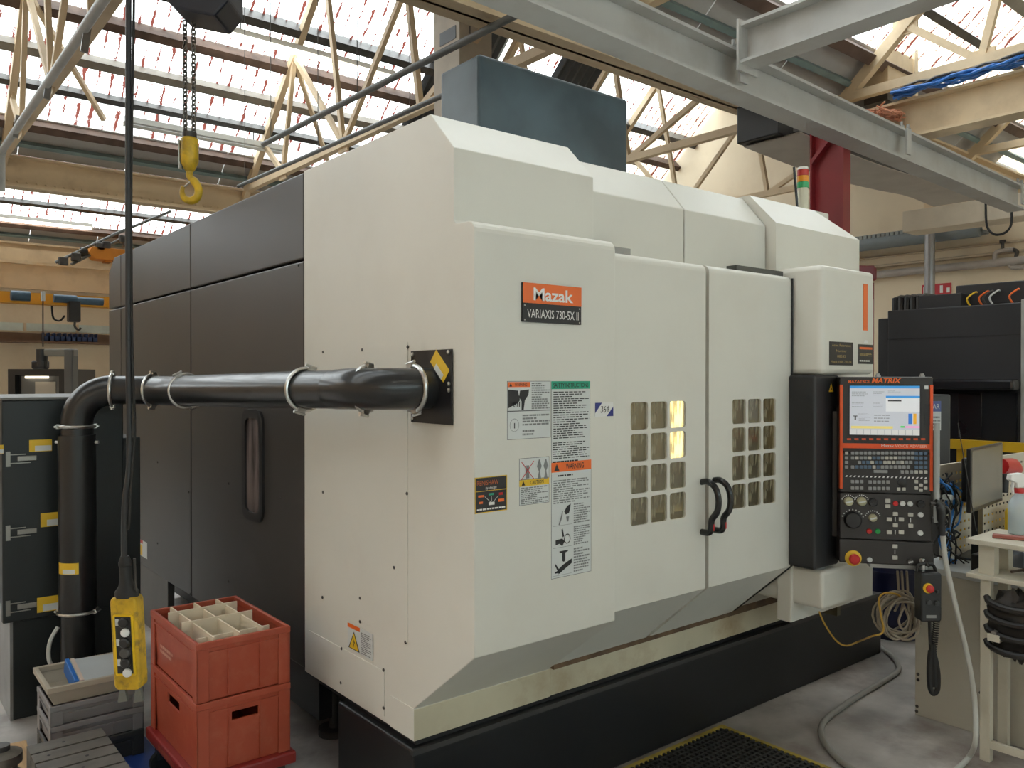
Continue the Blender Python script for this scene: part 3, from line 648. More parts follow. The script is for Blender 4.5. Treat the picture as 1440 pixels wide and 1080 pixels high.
def plate(parent, name, fr, x0, y0, x1, y1, m, th=0.0012, off=0.0, r=0.0, **k):
    mbx = MB(fr.mx(off)); 
    if r: mbx.prism([(a, b, 0) for a, b in rrect(x0, y0, x1, y1, r, 3)], (0, 0, th))
    else: mbx.box((x0, y0, 0), (x1, y1, th))
    return mbx.build(name, m, parent, **k)
def px_rect(fr, a, b): (x0, y1), (x1, y0) = fr.uv(*a), fr.uv(*b); return x0, y0, x1, y1
def small_print(parent, fr, x0, y0, x1, y1, rows, m, off, fill=0.55, seed=1, name='small_print'):
    rnd = random.Random(seed); mbx = MB(fr.mx(off)); rh = (y1 - y0) / rows
    for i in range(rows):
        y = y1 - rh * (i + 0.78); x = x0; end = x1 - (rnd.random() ** 2) * (x1 - x0) * 0.5
        while x < end:
            wl_ = rnd.uniform(0.05, 0.16) * (x1 - x0); xe = min(end, x + wl_)
            mbx.add([(x, y, 0), (xe, y, 0), (xe, y + rh * fill, 0), (x, y + rh * fill, 0)], [(0, 1, 2, 3)])
            x = xe + 0.022 * (x1 - x0)
    return mbx.build(name, m, parent, kind='stuff')
plate(mc, 'orange_stripe', FT, *px_rect(FT, (1214, 399), (1219.5, 465)), ORANGE, 0.002)
r = px_rect(FT, (1166, 480), (1199, 514)); pl = plate(mc, 'asset_plate', FT, *r, INK, 0.002, label='black plate with gold lettering')
GOLD = mat('gold_print', (0.42, 0.30, 0.10), 0.4, var=0.1)
f = FT.mx(0.0022); cx = (r[0] + r[2]) / 2; hh = r[3] - r[1]
for k, (s_, wf_) in enumerate((('Asset Reference', 0.8), ('Number', 0.45), ('88582', 0.36), ('Mazak VARI 730-5X', 0.88))):
    text(pl, s_, f, cx, r[3] - hh * (0.2 + 0.235 * k), hh * 0.11, GOLD, w=(r[2] - r[0]) * wf_, al='C', off=0)
r = px_rect(FT, (1207, 484), (1227, 512)); pl = plate(mc, 'probe_plate', FT, *r, INK, 0.002)
plate(pl, 'orange_band', FT, r[0] + 0.008, r[3] - 0.022, r[2] - 0.008, r[3] - 0.012, ORANGE, 0.0004, 0.002)
small_print(pl, FT, r[0] + 0.01, r[1] + 0.035, r[2] - 0.01, r[3] - 0.04, 4, GOLD, 0.0024, seed=4)
small_print(pl, FT, r[0] + 0.008, r[1] + 0.008, r[2] - 0.008, r[1] + 0.02, 1, LIGHTINK, 0.0024, seed=5)
MB(FT.mx(0.0024)).prism([((r[0] + r[2]) / 2 - 0.02, r[1] + 0.095, 0), ((r[0] + r[2]) / 2 + 0.02, r[1] + 0.095, 0), ((r[0] + r[2]) / 2 + 0.012, r[1] + 0.108, 0), ((r[0] + r[2]) / 2 - 0.012, r[1] + 0.108, 0)], (0, 0, 0.0003)).build('probe_picture', LIGHTINK, pl)
# nameplate ---------------------------------------------------------------
x0, y0, x1, y1 = px_rect(FRONT, (733, 397), (815, 457)); ym = y0 + (y1 - y0) * 0.485
pl = plate(mc, 'nameplate', FRONT, x0, y0, x1, y1, INK, 0.008, label='orange and black nameplate with white lettering')
plate(pl, 'orange_field', FRONT, x0, ym, x1, y1, ORANGE, 0.0016, 0.0076)
f = FRONT.mx(0.0)
text(pl, 'Mazak', f, x0 + (x1 - x0) * 0.17, ym + (y1 - ym) * 0.17, (y1 - ym) * 0.60, LIGHTINK, w=(x1 - x0) * 0.68, off=0.0097, bold=0.02)
text(pl, 'VARIAXIS 730-5X II', f, x0 + (x1 - x0) * 0.07, y0 + (ym - y0) * 0.24, (ym - y0) * 0.45, LIGHTINK, w=(x1 - x0) * 0.88, off=0.0085)
for sx in (0.03, 0.97):
    for sy in (0.05, 0.42): MB().lathe([(0.003, 0), (0.002, 0.0015)], FRONT.o + FRONT.ex * (x0 + (x1 - x0) * sx) + FRONT.ey * (y0 + (y1 - y0) * sy) + FRONT.n * 0.008, FRONT.n, 6).build('rivet', CHROME, pl)
# safety labels ------------------------------------------------------------
def label_sheet(px0, px1, lab): 
    r = px_rect(FRONT, px0, px1); return plate(mc, 'safety_label', FRONT, *r, PAPER, 0.0008, label=lab), r
def bandt(pl, r, f0, f1, m, s=None, tm=INK, x0f=0.0, x1f=1.0, tri=True, th=0.55, wf=0.5, fr=FRONT):
    a = r[0] + (r[2] - r[0]) * x0f; b = r[0] + (r[2] - r[0]) * x1f; h = r[3] - r[1]; ya = r[3] - h * f1; yb_ = r[3] - h * f0
    plate(pl, 'header_band', fr, a, ya, b, yb_, m, 0.0003, 0.0009)
    if s:
        text(pl, s, fr.mx(0.0014), (a + b) / 2 + ((b - a) * 0.08 if tri else 0), ya + (yb_ - ya) * (1 - th) / 2, (yb_ - ya) * th, tm, w=(b - a) * wf, al='C', off=0, bold=0.015)
        if tri:
            e = (yb_ - ya) * 0.36; cx = a + (b - a) * 0.13; cy = (ya + yb_) / 2
            MB(fr.mx(0.0014)).add([(cx - e, cy - e, 0), (cx + e, cy - e, 0), (cx, cy + e, 0)], [(0, 1, 2)]).build('alert_triangle', tm, pl)
def lineframe(pl, r, m=INK, t=0.0012, fr=FRONT, off=0.001):
    mbx = MB(fr.mx(off))
    for q in ((r[0], r[1], r[2], r[1] + t), (r[0], r[3] - t, r[2], r[3]), (r[0], r[1], r[0] + t, r[3]), (r[2] - t, r[1], r[2], r[3])): mbx.add([(q[0], q[1], 0), (q[2], q[1], 0), (q[2], q[3], 0), (q[0], q[3], 0)], [(0, 1, 2, 3)])
    return mbx.build('border', m, pl, kind='stuff')
def sub(r, a, b, c, d): return (r[0] + (r[2] - r[0]) * a, r[3] - (r[3] - r[1]) * d, r[0] + (r[2] - r[0]) * c, r[3] - (r[3] - r[1]) * b)
def poly(pl, r, pts, m=INK, fr=FRONT, name='pictogram'):
    return MB(fr.mx(0.0016)).add([(r[0] + (r[2] - r[0]) * x, r[3] - (r[3] - r[1]) * y, 0) for x, y in pts], [tuple(range(len(pts) - 1, -1, -1))]).build(name, m, pl)
pl, r = label_sheet((713, 536), (774, 577), 'white warning label with orange band and crushing-hand pictogram')
lineframe(pl, r); bandt(pl, r, 0.03, 0.2, ORANGE, 'WARNING', x0f=0.01, x1f=0.52, wf=0.55)
q = sub(r, 0.02, 0.24, 0.5, 0.96); poly(pl, q, [(0, 0.05), (0.45, 0.1), (0.55, 0.55), (0.4, 0.7), (0.1, 0.85), (0, 0.9)]); poly(pl, q, [(0.55, 0.1), (0.98, 0.05), (0.95, 0.3), (0.78, 0.55), (0.72, 1.0), (0.62, 1.0), (0.62, 0.6), (0.5, 0.4)])
for k in range(4): poly(pl, q, [(0.2 + 0.1 * k, 0.62), (0.25 + 0.1 * k, 0.6), (0.3 + 0.08 * k, 0.85), (0.26 + 0.08 * k, 0.86)])
small_print(pl, FRONT, *sub(r, 0.55, 0.04, 0.97, 0.95), 12, GREYINK, 0.0014, seed=2)
pl, r = label_sheet((713, 578), (774, 615), 'white data label with a dial drawing and a small table')
lineframe(pl, r); q = sub(r, 0.04, 0.12, 0.28, 0.88)
cx, cy = (q[0] + q[2]) / 2, (q[1] + q[3]) / 2; rr = (q[2] - q[0]) * 0.42
MB(FRONT.mx(0.0012)).tube([(cx + rr * math.cos(a * 0.524), cy + rr * 1.1 * math.sin(a * 0.524), 0) for a in range(12)], 0.0006, 4, closed=True).build('dial_picture', GREYINK, pl)
poly(pl, q, [(0.46, 0.4), (0.54, 0.4), (0.54, 0.65), (0.46, 0.65)])
small_print(pl, FRONT, *sub(r, 0.34, 0.12, 0.98, 0.55), 4, GREYINK, 0.0014, seed=3); small_print(pl, FRONT, *sub(r, 0.34, 0.66, 0.62, 0.9), 2, GREYINK, 0.0014, seed=8)
pl, r = label_sheet((775, 536), (829.5, 650), 'tall white safety instruction label with green band')
lineframe(pl, r); bandt(pl, r, 0.0, 0.095, GREENPL, 'SAFETY INSTRUCTIONS', tri=False, wf=0.9)
small_print(pl, FRONT, *sub(r, 0.05, 0.115, 0.97, 0.69), 21, INK, 0.0014, 0.42, seed=11); small_print(pl, FRONT, *sub(r, 0.03, 0.72, 0.97, 0.93), 8, INK, 0.0014, 0.42, seed=12); small_print(pl, FRONT, *sub(r, 0.03, 0.945, 0.7, 0.975), 1, INK, 0.0014, seed=13)
pl, r = label_sheet((730, 645), (772, 674), 'small white label with a crossed-out drawing')
lineframe(pl, r); q = sub(r, 0.04, 0.1, 0.5, 0.95)
for a, b in (((0.05, 0.05), (0.95, 0.95)), ((0.95, 0.05), (0.05, 0.95))):
    P0 = V((q[0] + (q[2] - q[0]) * a[0], q[3] - (q[3] - q[1]) * a[1], 0)); P1 = V((q[0] + (q[2] - q[0]) * b[0], q[3] - (q[3] - q[1]) * b[1], 0))
    MB(FRONT.mx(0.002)).bar(P0, P1, 0.0022, 0.0003).build('red_cross', mat('red_print', (0.6, 0.04, 0.05), 0.5), pl)
poly(pl, q, [(0.4, 0.25), (0.6, 0.25), (0.62, 0.9), (0.38, 0.9)], GREYINK)
for k in (0.58, 0.8): q = sub(r, k, 0.1, k + 0.16, 0.95); poly(pl, q, [(0.4, 0.0), (0.6, 0.0), (1, 0.35), (0.6, 0.6), (0.9, 1), (0.1, 1), (0.4, 0.6), (0, 0.35)], GREYINK)
pl, r = label_sheet((730, 675), (772, 706), 'white caution label with yellow band')
lineframe(pl, r); bandt(pl, r, 0.02, 0.27, YELLOW, 'CAUTION', wf=0.45); small_print(pl, FRONT, *sub(r, 0.05, 0.3, 0.97, 0.97), 9, GREYINK, 0.0014, seed=14)
pl, r = label_sheet((775, 651), (831, 803), 'tall white warning label with orange band and three pictograms')
lineframe(pl, r); bandt(pl, r, 0.0, 0.085, ORANGE, 'WARNING', wf=0.45)
small_print(pl, FRONT, *sub(r, 0.16, 0.105, 0.85, 0.13), 1, INK, 0.0014, seed=15); small_print(pl, FRONT, *sub(r, 0.05, 0.15, 0.97, 0.36), 11, GREYINK, 0.0014, seed=16)
for k, (a, b) in enumerate(((0.37, 0.55), (0.57, 0.74), (0.76, 0.98))):
    small_print(pl, FRONT, *sub(r, 0.55, a, 0.97, b), 9, GREYINK, 0.0014, seed=20 + k)
    q = sub(r, 0.03, a, 0.5, b); 
    mbx = MB(FRONT.mx(0.0012)); mbx.add([(q[0], q[1], 0), (q[2], q[1], 0), (q[2], q[1] + 0.001, 0), (q[0], q[1] + 0.001, 0)], [(0, 1, 2, 3)]); mbx.build('rule_line', GREYINK, pl)
    if k == 0: poly(pl, q, [(0.95, 0.0), (0.75, 0.1), (0.6, 0.35), (0.68, 0.5), (0.85, 0.45), (0.9, 0.3)]); poly(pl, q, [(0.3, 0.95), (0.45, 0.5), (0.5, 0.3), (0.54, 0.3), (0.5, 0.6), (0.36, 0.97)], GREYINK); poly(pl, q, [(0.7, 0.6), (0.86, 0.6), (0.82, 0.85), (0.74, 0.85)], GREYINK)
    if k == 1: poly(pl, q, [(0.15, 0.6), (0.5, 0.55), (0.62, 0.72), (0.5, 0.95), (0.35, 0.8), (0.15, 0.85)]); poly(pl, q, [(0.45, 0.1), (0.52, 0.05), (0.6, 0.45), (0.52, 0.5)]); MB(FRONT.mx(0.0018)).tube([(q[0] + (q[2] - q[0]) * (0.76 + 0.16 * math.cos(a_ * 0.63)), q[3] - (q[3] - q[1]) * (0.6 + 0.24 * math.sin(a_ * 0.63)), 0) for a_ in range(10)], 0.0014, 4, closed=True).build('pictogram', INK, pl)
    if k == 2: poly(pl, q, [(0.35, 0.05), (0.8, 0.05), (0.8, 0.1), (0.66, 0.14), (0.66, 0.45), (0.58, 0.5), (0.5, 0.45), (0.5, 0.14), (0.35, 0.1)]); poly(pl, q, [(1, 0.42), (1, 0.6), (0.5, 0.85), (0.3, 0.95), (0.3, 0.75), (0.55, 0.6)]); poly(pl, q, [(0.1, 0.55), (0.15, 0.52), (0.33, 0.75), (0.33, 0.9), (0.12, 0.9), (0.1, 0.86), (0.25, 0.8)])
r = px_rect(FRONT, (667.5, 672), (713, 717)); pl = plate(mc, 'probe_label', FRONT, *r, INK, 0.0008, label='black label with orange lettering and yellow border')
lineframe(pl, r, YELLOW, 0.0025); rc_ = sub(r, 0, 0, 1, 1)
text(pl, 'RENISHAW', FRONT.mx(0.0014), r[0] + 0.008, r[3] - (r[3] - r[1]) * 0.23, (r[3] - r[1]) * 0.13, mat('dull_orange_print', (0.5, 0.12, 0.03), 0.5), w=(r[2] - r[0]) * 0.66, off=0)
text(pl, 'by design', FRONT.mx(0.0014), r[0] + (r[2] - r[0]) * 0.32, r[3] - (r[3] - r[1]) * 0.35, (r[3] - r[1]) * 0.08, LIGHTINK, w=(r[2] - r[0]) * 0.34, off=0, shear=0.3)
plate(pl, 'rule_line', FRONT, *sub(r, 0.02, 0.385, 0.98, 0.4), YELLOW, 0.0003, 0.0009)
for q, m_ in (((0.1, 0.5, 0.28, 0.56), ORANGE), ((0.42, 0.47, 0.58, 0.53), GREENPL), ((0.74, 0.48, 0.86, 0.55), REDPL), ((0.13, 0.68, 0.24, 0.74), ORANGE), ((0.72, 0.66, 0.9, 0.74), ORANGE), ((0.42, 0.72, 0.6, 0.8), LIGHTINK)): plate(pl, 'print_patch', FRONT, *sub(r, *q), m_, 0.0003, 0.0009)
for q in (((0.3, 0.55), (0.48, 0.72)), ((0.5, 0.55), (0.51, 0.7)), ((0.72, 0.56), (0.56, 0.72))):
    g = [(r[0] + (r[2] - r[0]) * a, r[3] - (r[3] - r[1]) * b, 0) for a, b in q]; MB(FRONT.mx(0.0014)).bar(g[0], g[1], 0.001, 0.0003).build('print_line', LIGHTINK, pl)
small_print(pl, FRONT, *sub(r, 0.06, 0.86, 0.94, 0.94), 1, LIGHTINK, 0.0014, seed=31)
r = px_rect(FRONT, (836.5, 566.5), (862, 585)); pl = plate(mc, 'lot_tag', FRONT, *r, LIGHTINK, 0.0008, label='white tag with handwritten number 364 and blue corners')
NAVY = mat('navy_print', (0.03, 0.04, 0.22), 0.5)
poly(pl, r, [(0, 0), (0.38, 0), (0, 0.75)], NAVY, name='corner_print'); poly(pl, r, [(1, 1), (0.62, 1), (1, 0.3)], NAVY, name='corner_print')
text(pl, '364', FRONT.mx(0.0016), r[0] + (r[2] - r[0]) * 0.3, r[3] - (r[3] - r[1]) * 0.72, (r[3] - r[1]) * 0.48, INK, w=(r[2] - r[0]) * 0.45, off=0, shear=0.15)
# left-hand side details -----------------------------------------------------
a = SIDE.uv(455, 492); b = SIDE.uv(574, 888)
x0, x1 = a[0], b[0]; y1, y0 = 1.72, 0.70
plate(mc, 'access_panel', SIDE, x0, y0, x1, y1, WHITE, 0.0025)
r2 = (SIDE.uv(428, 940)[0] + 0.05, 0.40, SIDE.uv(541, 985)[0], 0.56); plate(mc, 'access_panel', SIDE, r2[0], r2[1], r2[2], r2[3], WHITE, 0.0025)
plate(mc, 'corner_cover', SIDE, SIDE.uv(549, 990)[0], 0.378, SIDE.uv(582, 1000)[0] + 0.001, 0.487, WHITE, 0.002)
SCREW = MB().lathe([(0.0065, 0), (0.0065, 0.002), (0.004, 0.004)], (0, 0, 0), (-1, 0, 0), 8).build('screw', DARKSTEEL, mc)
pts = [(455, 495), (510, 492), (574, 488), (573, 694), (455, 692), (454, 840), (507, 841), (571, 903), (507, 874), (480, 960), (540, 942), (540, 995), (481, 912), (555, 798), (420, 373), (268, 412), (266, 692), (222, 650), (222, 764), (322, 680), (395, 700), (322, 818), (268, 835)]
mxs = [MX.Translation(SIDE.hit(*q) + V((-0.001, 0, 0))) for q in pts]
SCREW.matrix_basis = mxs[0]; copies(SCREW, mc, mxs[1:])
r = (SIDE.uv(490, 877)[0], 0.575, SIDE.uv(525, 927)[0], 0.672); pl = plate(mc, 'shock_label', SIDE, *r, PAPER, 0.0008, off=0.0025, label='white label with yellow high-voltage triangle')
S2 = Frame(SIDE.o + SIDE.n * 0.0025, SIDE.ex)
bandt(pl, r, 0, 0.16, ORANGE, None, x1f=0.5, fr=S2)
q = sub(r, 0.04, 0.2, 0.5, 0.95); poly(pl, q, [(0.5, 0.05), (1, 1), (0, 1)], INK, S2); MB(S2.mx(0.0019)).add([(q[0] + (q[2] - q[0]) * x, q[3] - (q[3] - q[1]) * y, 0) for x, y in ((0.1, 0.96), (0.9, 0.96), (0.5, 0.15))], [(0, 1, 2)]).build('triangle', YELLOW, pl)
MB(S2.mx(0.0022)).add([(q[0] + (q[2] - q[0]) * x, q[3] - (q[3] - q[1]) * y, 0) for x, y in ((0.48, 0.88), (0.42, 0.68), (0.5, 0.7), (0.46, 0.45), (0.6, 0.62), (0.52, 0.66))], [(0, 1, 2, 5), (2, 3, 4, 5)]).build('bolt_sign', INK, pl)
small_print(pl, S2, *sub(r, 0.55, 0.12, 0.95, 0.95), 12, GREYINK, 0.0014, seed=33)
r = (SIDE.uv(195, 757)[0], SIDE.uv(195, 779)[1], SIDE.uv(207, 760)[0], SIDE.uv(195, 757)[1]); pl = plate(mc, 'side_label', SIDE, *r, PAPER, 0.0008, label='small white and yellow label')
plate(pl, 'red_band', SIDE, *sub(r, 0, 0, 0.5, 0.2), REDPL, 0.0003, 0.0009); plate(pl, 'yellow_patch', SIDE, *sub(r, 0.05, 0.3, 0.45, 0.95), YELLOW, 0.0003, 0.0009)
# signal lamp ----------------------------------------------------------------
p = onY(1131, 290, 2.62); 
sb = MB().box((p.x - 0.14, 2.54, 2.438), (p.x + 0.13, 2.74, 2.56)).build('lamp_box', WHITE, mc, bevel=0.006)
c = onY(1129, 273, 2.62); z = 2.56
st = MB().cyl((c.x, 2.62, z), (c.x, 2.62, z + 0.14), 0.030, n=20).build('signal_lamp', mat('lamp_ivory', (0.72, 0.70, 0.55), 0.4), mc, smooth=True, label='signal lamp with red, amber and green lenses')
for k, (m_, n_) in enumerate(((mat('green_lens', (0.05, 0.42, 0.16), 0.25), 'green_lens'), (mat('amber_lens', (0.80, 0.30, 0.02), 0.25), 'amber_lens'), (mat('red_lens', (0.50, 0.04, 0.03), 0.25), 'red_lens'))):
    MB().cyl((c.x, 2.62, z + 0.14 + 0.036 * k), (c.x, 2.62, z + 0.174 + 0.036 * k), 0.032, n=20).build(n_, m_, st, smooth=True)
MB().cyl((c.x, 2.62, z + 0.248), (c.x, 2.62, z + 0.262), 0.032, 0.028, n=20).build('lamp_cap', LIGHTINK, st, smooth=True)
MB().tube([(p.x - 0.10, 2.60, 2.54), (p.x - 0.14, 2.60, 2.80)], 0.008, 6).build('antenna', BLACKP, mc)

# ================================================================ extraction duct on the machine's side
DUCT = mat('duct_black', (0.016, 0.017, 0.018), 0.28, var=0.2, vs=4, coat=0.2)
t = thing('extraction_duct', 'black round duct with zinc clamps running from the machine to the extractor cabinet', 'duct', (1.2, 3.0, 0))
RD = 0.0665
FP = Frame(SIDE.o + SIDE.n * 0.0025, SIDE.ex)
r = (SIDE.uv(581, 494)[0], 1.452, SIDE.uv(638, 597)[0], 1.690)
fp = plate(t, 'flange_plate', SIDE, *r, mat('plate_black', (0.014, 0.014, 0.016), 0.3), 0.006, 0.003)
for q in ((0.06, 0.05), (0.94, 0.04), (0.95, 0.46), (0.95, 0.54), (0.06, 0.94)):
    MB().lathe([(0.007, 0), (0.007, 0.004), (0.003, 0.006)], SIDE.o + SIDE.ex * (r[0] + (r[2] - r[0]) * q[0]) + SIDE.ey * (r[3] - (r[3] - r[1]) * q[1]) + SIDE.n * 0.009, SIDE.n, 8).build('screw', CHROME, fp)
def tilted(parent, fr, cx, cy, w, h, ang, m, off, name, **k):
    c, s = math.cos(R(ang)), math.sin(R(ang)); P = [(cx + x * c - y * s, cy + x * s + y * c, 0) for x, y in ((-w / 2, -h / 2), (w / 2, -h / 2), (w / 2, h / 2), (-w / 2, h / 2))]
    return MB(fr.mx(off)).prism(P, (0, 0, 0.0005)).build(name, m, parent, **k)
cx, cy = r[0] + (r[2] - r[0]) * 0.73, r[3] - (r[3] - r[1]) * 0.22
st = tilted(fp, SIDE, cx, cy, 0.10, 0.052, -42, YELLOW, 0.0092, 'sticker'); tilted(fp, SIDE, cx - 0.005, cy - 0.018, 0.055, 0.02, -42, PAPER, 0.0099, 'sticker_patch')
MB().lathe([(0.004, 0), (0.003, 0.002)], SIDE.hit(612, 549) + V((-0.009, 0, 0)), (-1, 0, 0), 8).build('red_dot', REDPL, fp)
ctr = V((XS - 0.009, 2.232, 1.566))
pA = V((1.255, 2.46, 1.562)); pB = atD(256, 540, 3.60); pB.z = 1.543
d2 = (pB - pA).normalized()
near = [ctr, ctr + V((-0.06, 0, 0))] + [V((1.38 - 0.125 * math.sin(R(a)), 2.232 + 0.0 + 0.125 * (1 - math.cos(R(a))), 1.565)) for a in (0, 15, 30, 45, 60, 75, 90)]
near += [V((1.253, 2.42, 1.563)), pA]
MB().tube(near, RD, 28).build('elbow', DUCT, t, smooth=True)
MB().tube([pA, pA + d2 * 0.22], RD - 0.001, 28).build('coupling', DUCT, t, smooth=True)
MB().tube([pA + d2 * 0.22, pB], RD, 28).build('straight_pipe', DUCT, t, smooth=True)
pC = atD(214, 540, 3.80); pC.z = 1.542; pD = atD(158, 540, 3.84); pD.z = 1.542; PV = atD(108, 540, 3.80); PV.z = 0
MB().tube(bez([pB, pB + d2 * 0.12, pC * 0.85 + pB * 0.15 + V((0.0, 0.03, 0)), pC, pC * 0.5 + pD * 0.5, pD], 5), RD, 28).build('bend', DUCT, t, smooth=True)
hd_ = V((PV.x - pD.x, PV.y - pD.y, 0)).normalized(); rr = V((PV.x - pD.x, PV.y - pD.y, 0)).length
MB().tube([pD + hd_ * rr * math.sin(R(a)) + V((0, 0, -rr * (1 - math.cos(R(a))))) for a in range(0, 91, 9)] + [V((PV.x, PV.y, 1.33))], RD + 0.003, 28).build('elbow', DUCT, t, smooth=True)
MB().tube([(PV.x, PV.y, 1.335), (PV.x, PV.y, 0.52), ], RD + 0.013, 28).build('drop_pipe', DUCT, t, smooth=True)
MB().tube([(PV.x, PV.y, 0.52), (PV.x, PV.y, 0.30), (PV.x + 0.01, PV.y, 0.25), (PV.x + 0.02, PV.y + 0.04, 0.20), (PV.x + 0.02, PV.y + 0.12, 0.175), (PV.x + 0.02, 4.38, 0.17)], RD + 0.006, 28).build('bottom_elbow', DUCT, t, smooth=True)
def clamp(c, ax, rad, up):
    c = V(c); ax = V(ax).normalized(); up = V(up); up = (up - ax * up.dot(ax)).normalized(); sd = ax.cross(up)
    m_ = MB().tube([c + (up * math.cos(a * 0.2618) + sd * math.sin(a * 0.2618)) * (rad + 0.006) for a in range(24)], 0.008, 8, closed=True)
    cl = m_.build('clamp', CHROME, t, smooth=True)
    for s in (1, -1):
        lg = MB()
        lg.bar(c + up * s * (rad + 0.007) - sd * 0.014, c + up * s * (rad + 0.007) + sd * 0.016, 0.02, 0.014, up)
        lg.cyl(c + up * s * (rad + 0.018) - sd * 0.022, c + up * s * (rad + 0.018) + sd * 0.022, 0.005, n=8)
        lg.build('clamp_bolt', CHROME, cl)
    return cl
clamp(ctr + V((-0.055, 0, 0)), (1, 0, 0), RD, (0, 0.2, 1))
clamp(V((1.285, 2.315, 1.564)), (-0.45, 0.9, 0), RD, (0.2, 0, 1))
clamp(pA + d2 * 0.2, d2, RD, (0.3, 0, 1)); clamp(pB + V((0.01, -0.02, 0)), d2, RD, (-0.5, 0, 1))
clamp(pC, (pD - pC), RD, (0.1, 0, 1)); clamp(pD, hd_, RD + 0.003, (0.0, 0, 1))
clamp((PV.x, PV.y, 1.375), (0, 0, 1), RD + 0.004, (1, -0.3, 0)); clamp((PV.x, PV.y, 0.515), (0, 0, 1), RD + 0.01, (1, -0.8, 0))
for s in (-1, 1): MB().cyl((PV.x + s * 0.085 * RT.x, PV.y + s * 0.085 * RT.y, 1.30), (PV.x + s * 0.1 * RT.x, PV.y + s * 0.1 * RT.y, 1.30), 0.008, n=8).build('screw', CHROME, t)
def wrap_sticker(zc, h, a0, a1, rad):
    vs = []; n = 8
    for k in range(n + 1):
        a = a0 + (a1 - a0) * k / n
        for z in (zc - h / 2, zc + h / 2): vs.append((PV.x + rad * math.cos(a), PV.y + rad * math.sin(a), z))
    return vs, [(2 * k, 2 * k + 2, 2 * k + 3, 2 * k + 1) for k in range(n)]
a0 = math.atan2(-FW.y, -FW.x)
MB().add(*wrap_sticker(1.6 - (802 - 531) / FPX * 3.70, 0.052, a0 - 0.75, a0 + 0.55, RD + 0.0138)).build('sticker', YELLOW, t)
MB().add(*wrap_sticker(1.6 - (806 - 531) / FPX * 3.70, 0.02, a0 - 0.35, a0 + 0.35, RD + 0.0143)).build('sticker_patch', PAPER, t)
MB().tube(bez([(PV.x - 0.085, PV.y - 0.02, 0.46), (PV.x - 0.12, PV.y - 0.03, 0.40), (PV.x - 0.125, PV.y - 0.04, 0.32), (PV.x - 0.09, PV.y - 0.05, 0.25)], 5), 0.009, 6).build('drain_hose', mat('clear_hose', (0.5, 0.5, 0.47), 0.4), t, smooth=True)

# ================================================================ black extractor cabinet
YC = 4.40; ax_ = onY(6, 600, YC).x; bx_ = onY(172, 600, YC).x; ztop = onY(90, 562, YC).z
BLK2 = mat('cabinet_black', (0.012, 0.016, 0.017), 0.4, var=0.15, vs=3)
t = thing('extractor_cabinet', 'tall black extractor cabinet with toggle latches and yellow stickers', 'cabinet', ((ax_ + bx_) / 2, YC + 0.4, 0))
xb0 = onY(15, 950, YC).x
MB().box((xb0 + 0.012, YC + 0.02, 0), (bx_, YC + 0.9, ztop - 0.02)).build('body', BLK2, t, bevel=0.006)
zd = onY(10, 877, YC).z
MB().box((ax_ - 0.01, YC, zd), (bx_ + 0.005, YC + 0.05, ztop)).build('front_door', BLK2, t, bevel=0.006)
MB().box((ax_ - 0.012, YC - 0.004, ztop), (bx_ + 0.005, YC + 0.9, ztop + 0.014)).build('lid', mat('lid_grey', (0.16, 0.16, 0.155), 0.5), t, bevel=0.004)
MB().box((xb0, YC + 0.02, 0.0), (xb0 + 0.012, YC + 0.9, zd)).build('side_sheet', STEEL, t)
MB().box((bx_, YC + 0.06, 0.3), (bx_ + 0.10, YC + 0.5, ztop - 0.2)).build('fan_housing', BLK2, t, bevel=0.004)
FC = Frame((0, YC, 0), (1, 0, 0))
for y in (646, 750, 856):
    u, v = FC.uv(8, y)
    b = MB(FC.mx(0)); b.box((u, v - 0.035, 0), (u + 0.018, v + 0.035, 0.006)); b.box((u + 0.012, v - 0.022, 0.004), (u + 0.10, v - 0.018, 0.010)); b.box((u + 0.012, v + 0.018, 0.004), (u + 0.08, v + 0.022, 0.010))
    lt = b.build('latch', mat('latch_steel', (0.34, 0.33, 0.3), 0.35, 0.8, var=0.1), t)
    MB(FC.mx(0)).box((u + 0.045, v - 0.012, 0.003), (u + 0.125, v + 0.012, 0.012)).build('latch_lever', mat('latch_steel', (0.34, 0.33, 0.3), 0.35, 0.8), lt, bevel=0.003)
for a, b in (((41, 619), (73, 634)), ((57, 722), (92, 738)), ((52, 841), (84, 857)), ((-4, 626), (5, 638))):
    r = px_rect(FC, a, b); s_ = plate(t, 'sticker', FC, *r, YELLOW, 0.0006, 0.0003); plate(s_, 'sticker_patch', FC, *sub(r, 0.25, 0.5, 0.98, 0.95), PAPER, 0.0004, 0.0009)

# ================================================================ console of the machine behind, with its swing arm
dC = 7.0
c = atD(70, 560, dC); t = thing('machine_console', 'dark console with lit screen hood on a grey swing arm behind the extractor cabinet', 'console', (c.x, c.y, 0))
FK = Frame(c, RT)
def pk(a, b): return px_rect(FK, a, b)
r = pk((11, 519), (93, 720)); MB(FK.mx(0)).box((r[0], -c.z, -0.5), (r[2], r[3], -0.06)).build('cabinet', BLACKP, t)
r = pk((11, 519), (93, 612)); fr = MB(FK.mx(0)); fr.box((r[0], r[3] - 0.05, -0.06), (r[2], r[3], 0)); fr.box((r[0], r[1], -0.06), (r[0] + 0.06, r[3] - 0.05, 0)); fr.box((r[2] - 0.06, r[1], -0.06), (r[2], r[3] - 0.05, 0)); fr.build('hood', BLACKP, t)
r = pk((27, 529), (82, 640)); MB(FK.mx(0)).box((r[0], r[1], -0.06), (r[2], r[3], -0.03)).build('recess', mat('console_grey', (0.13, 0.13, 0.12), 0.4), t)
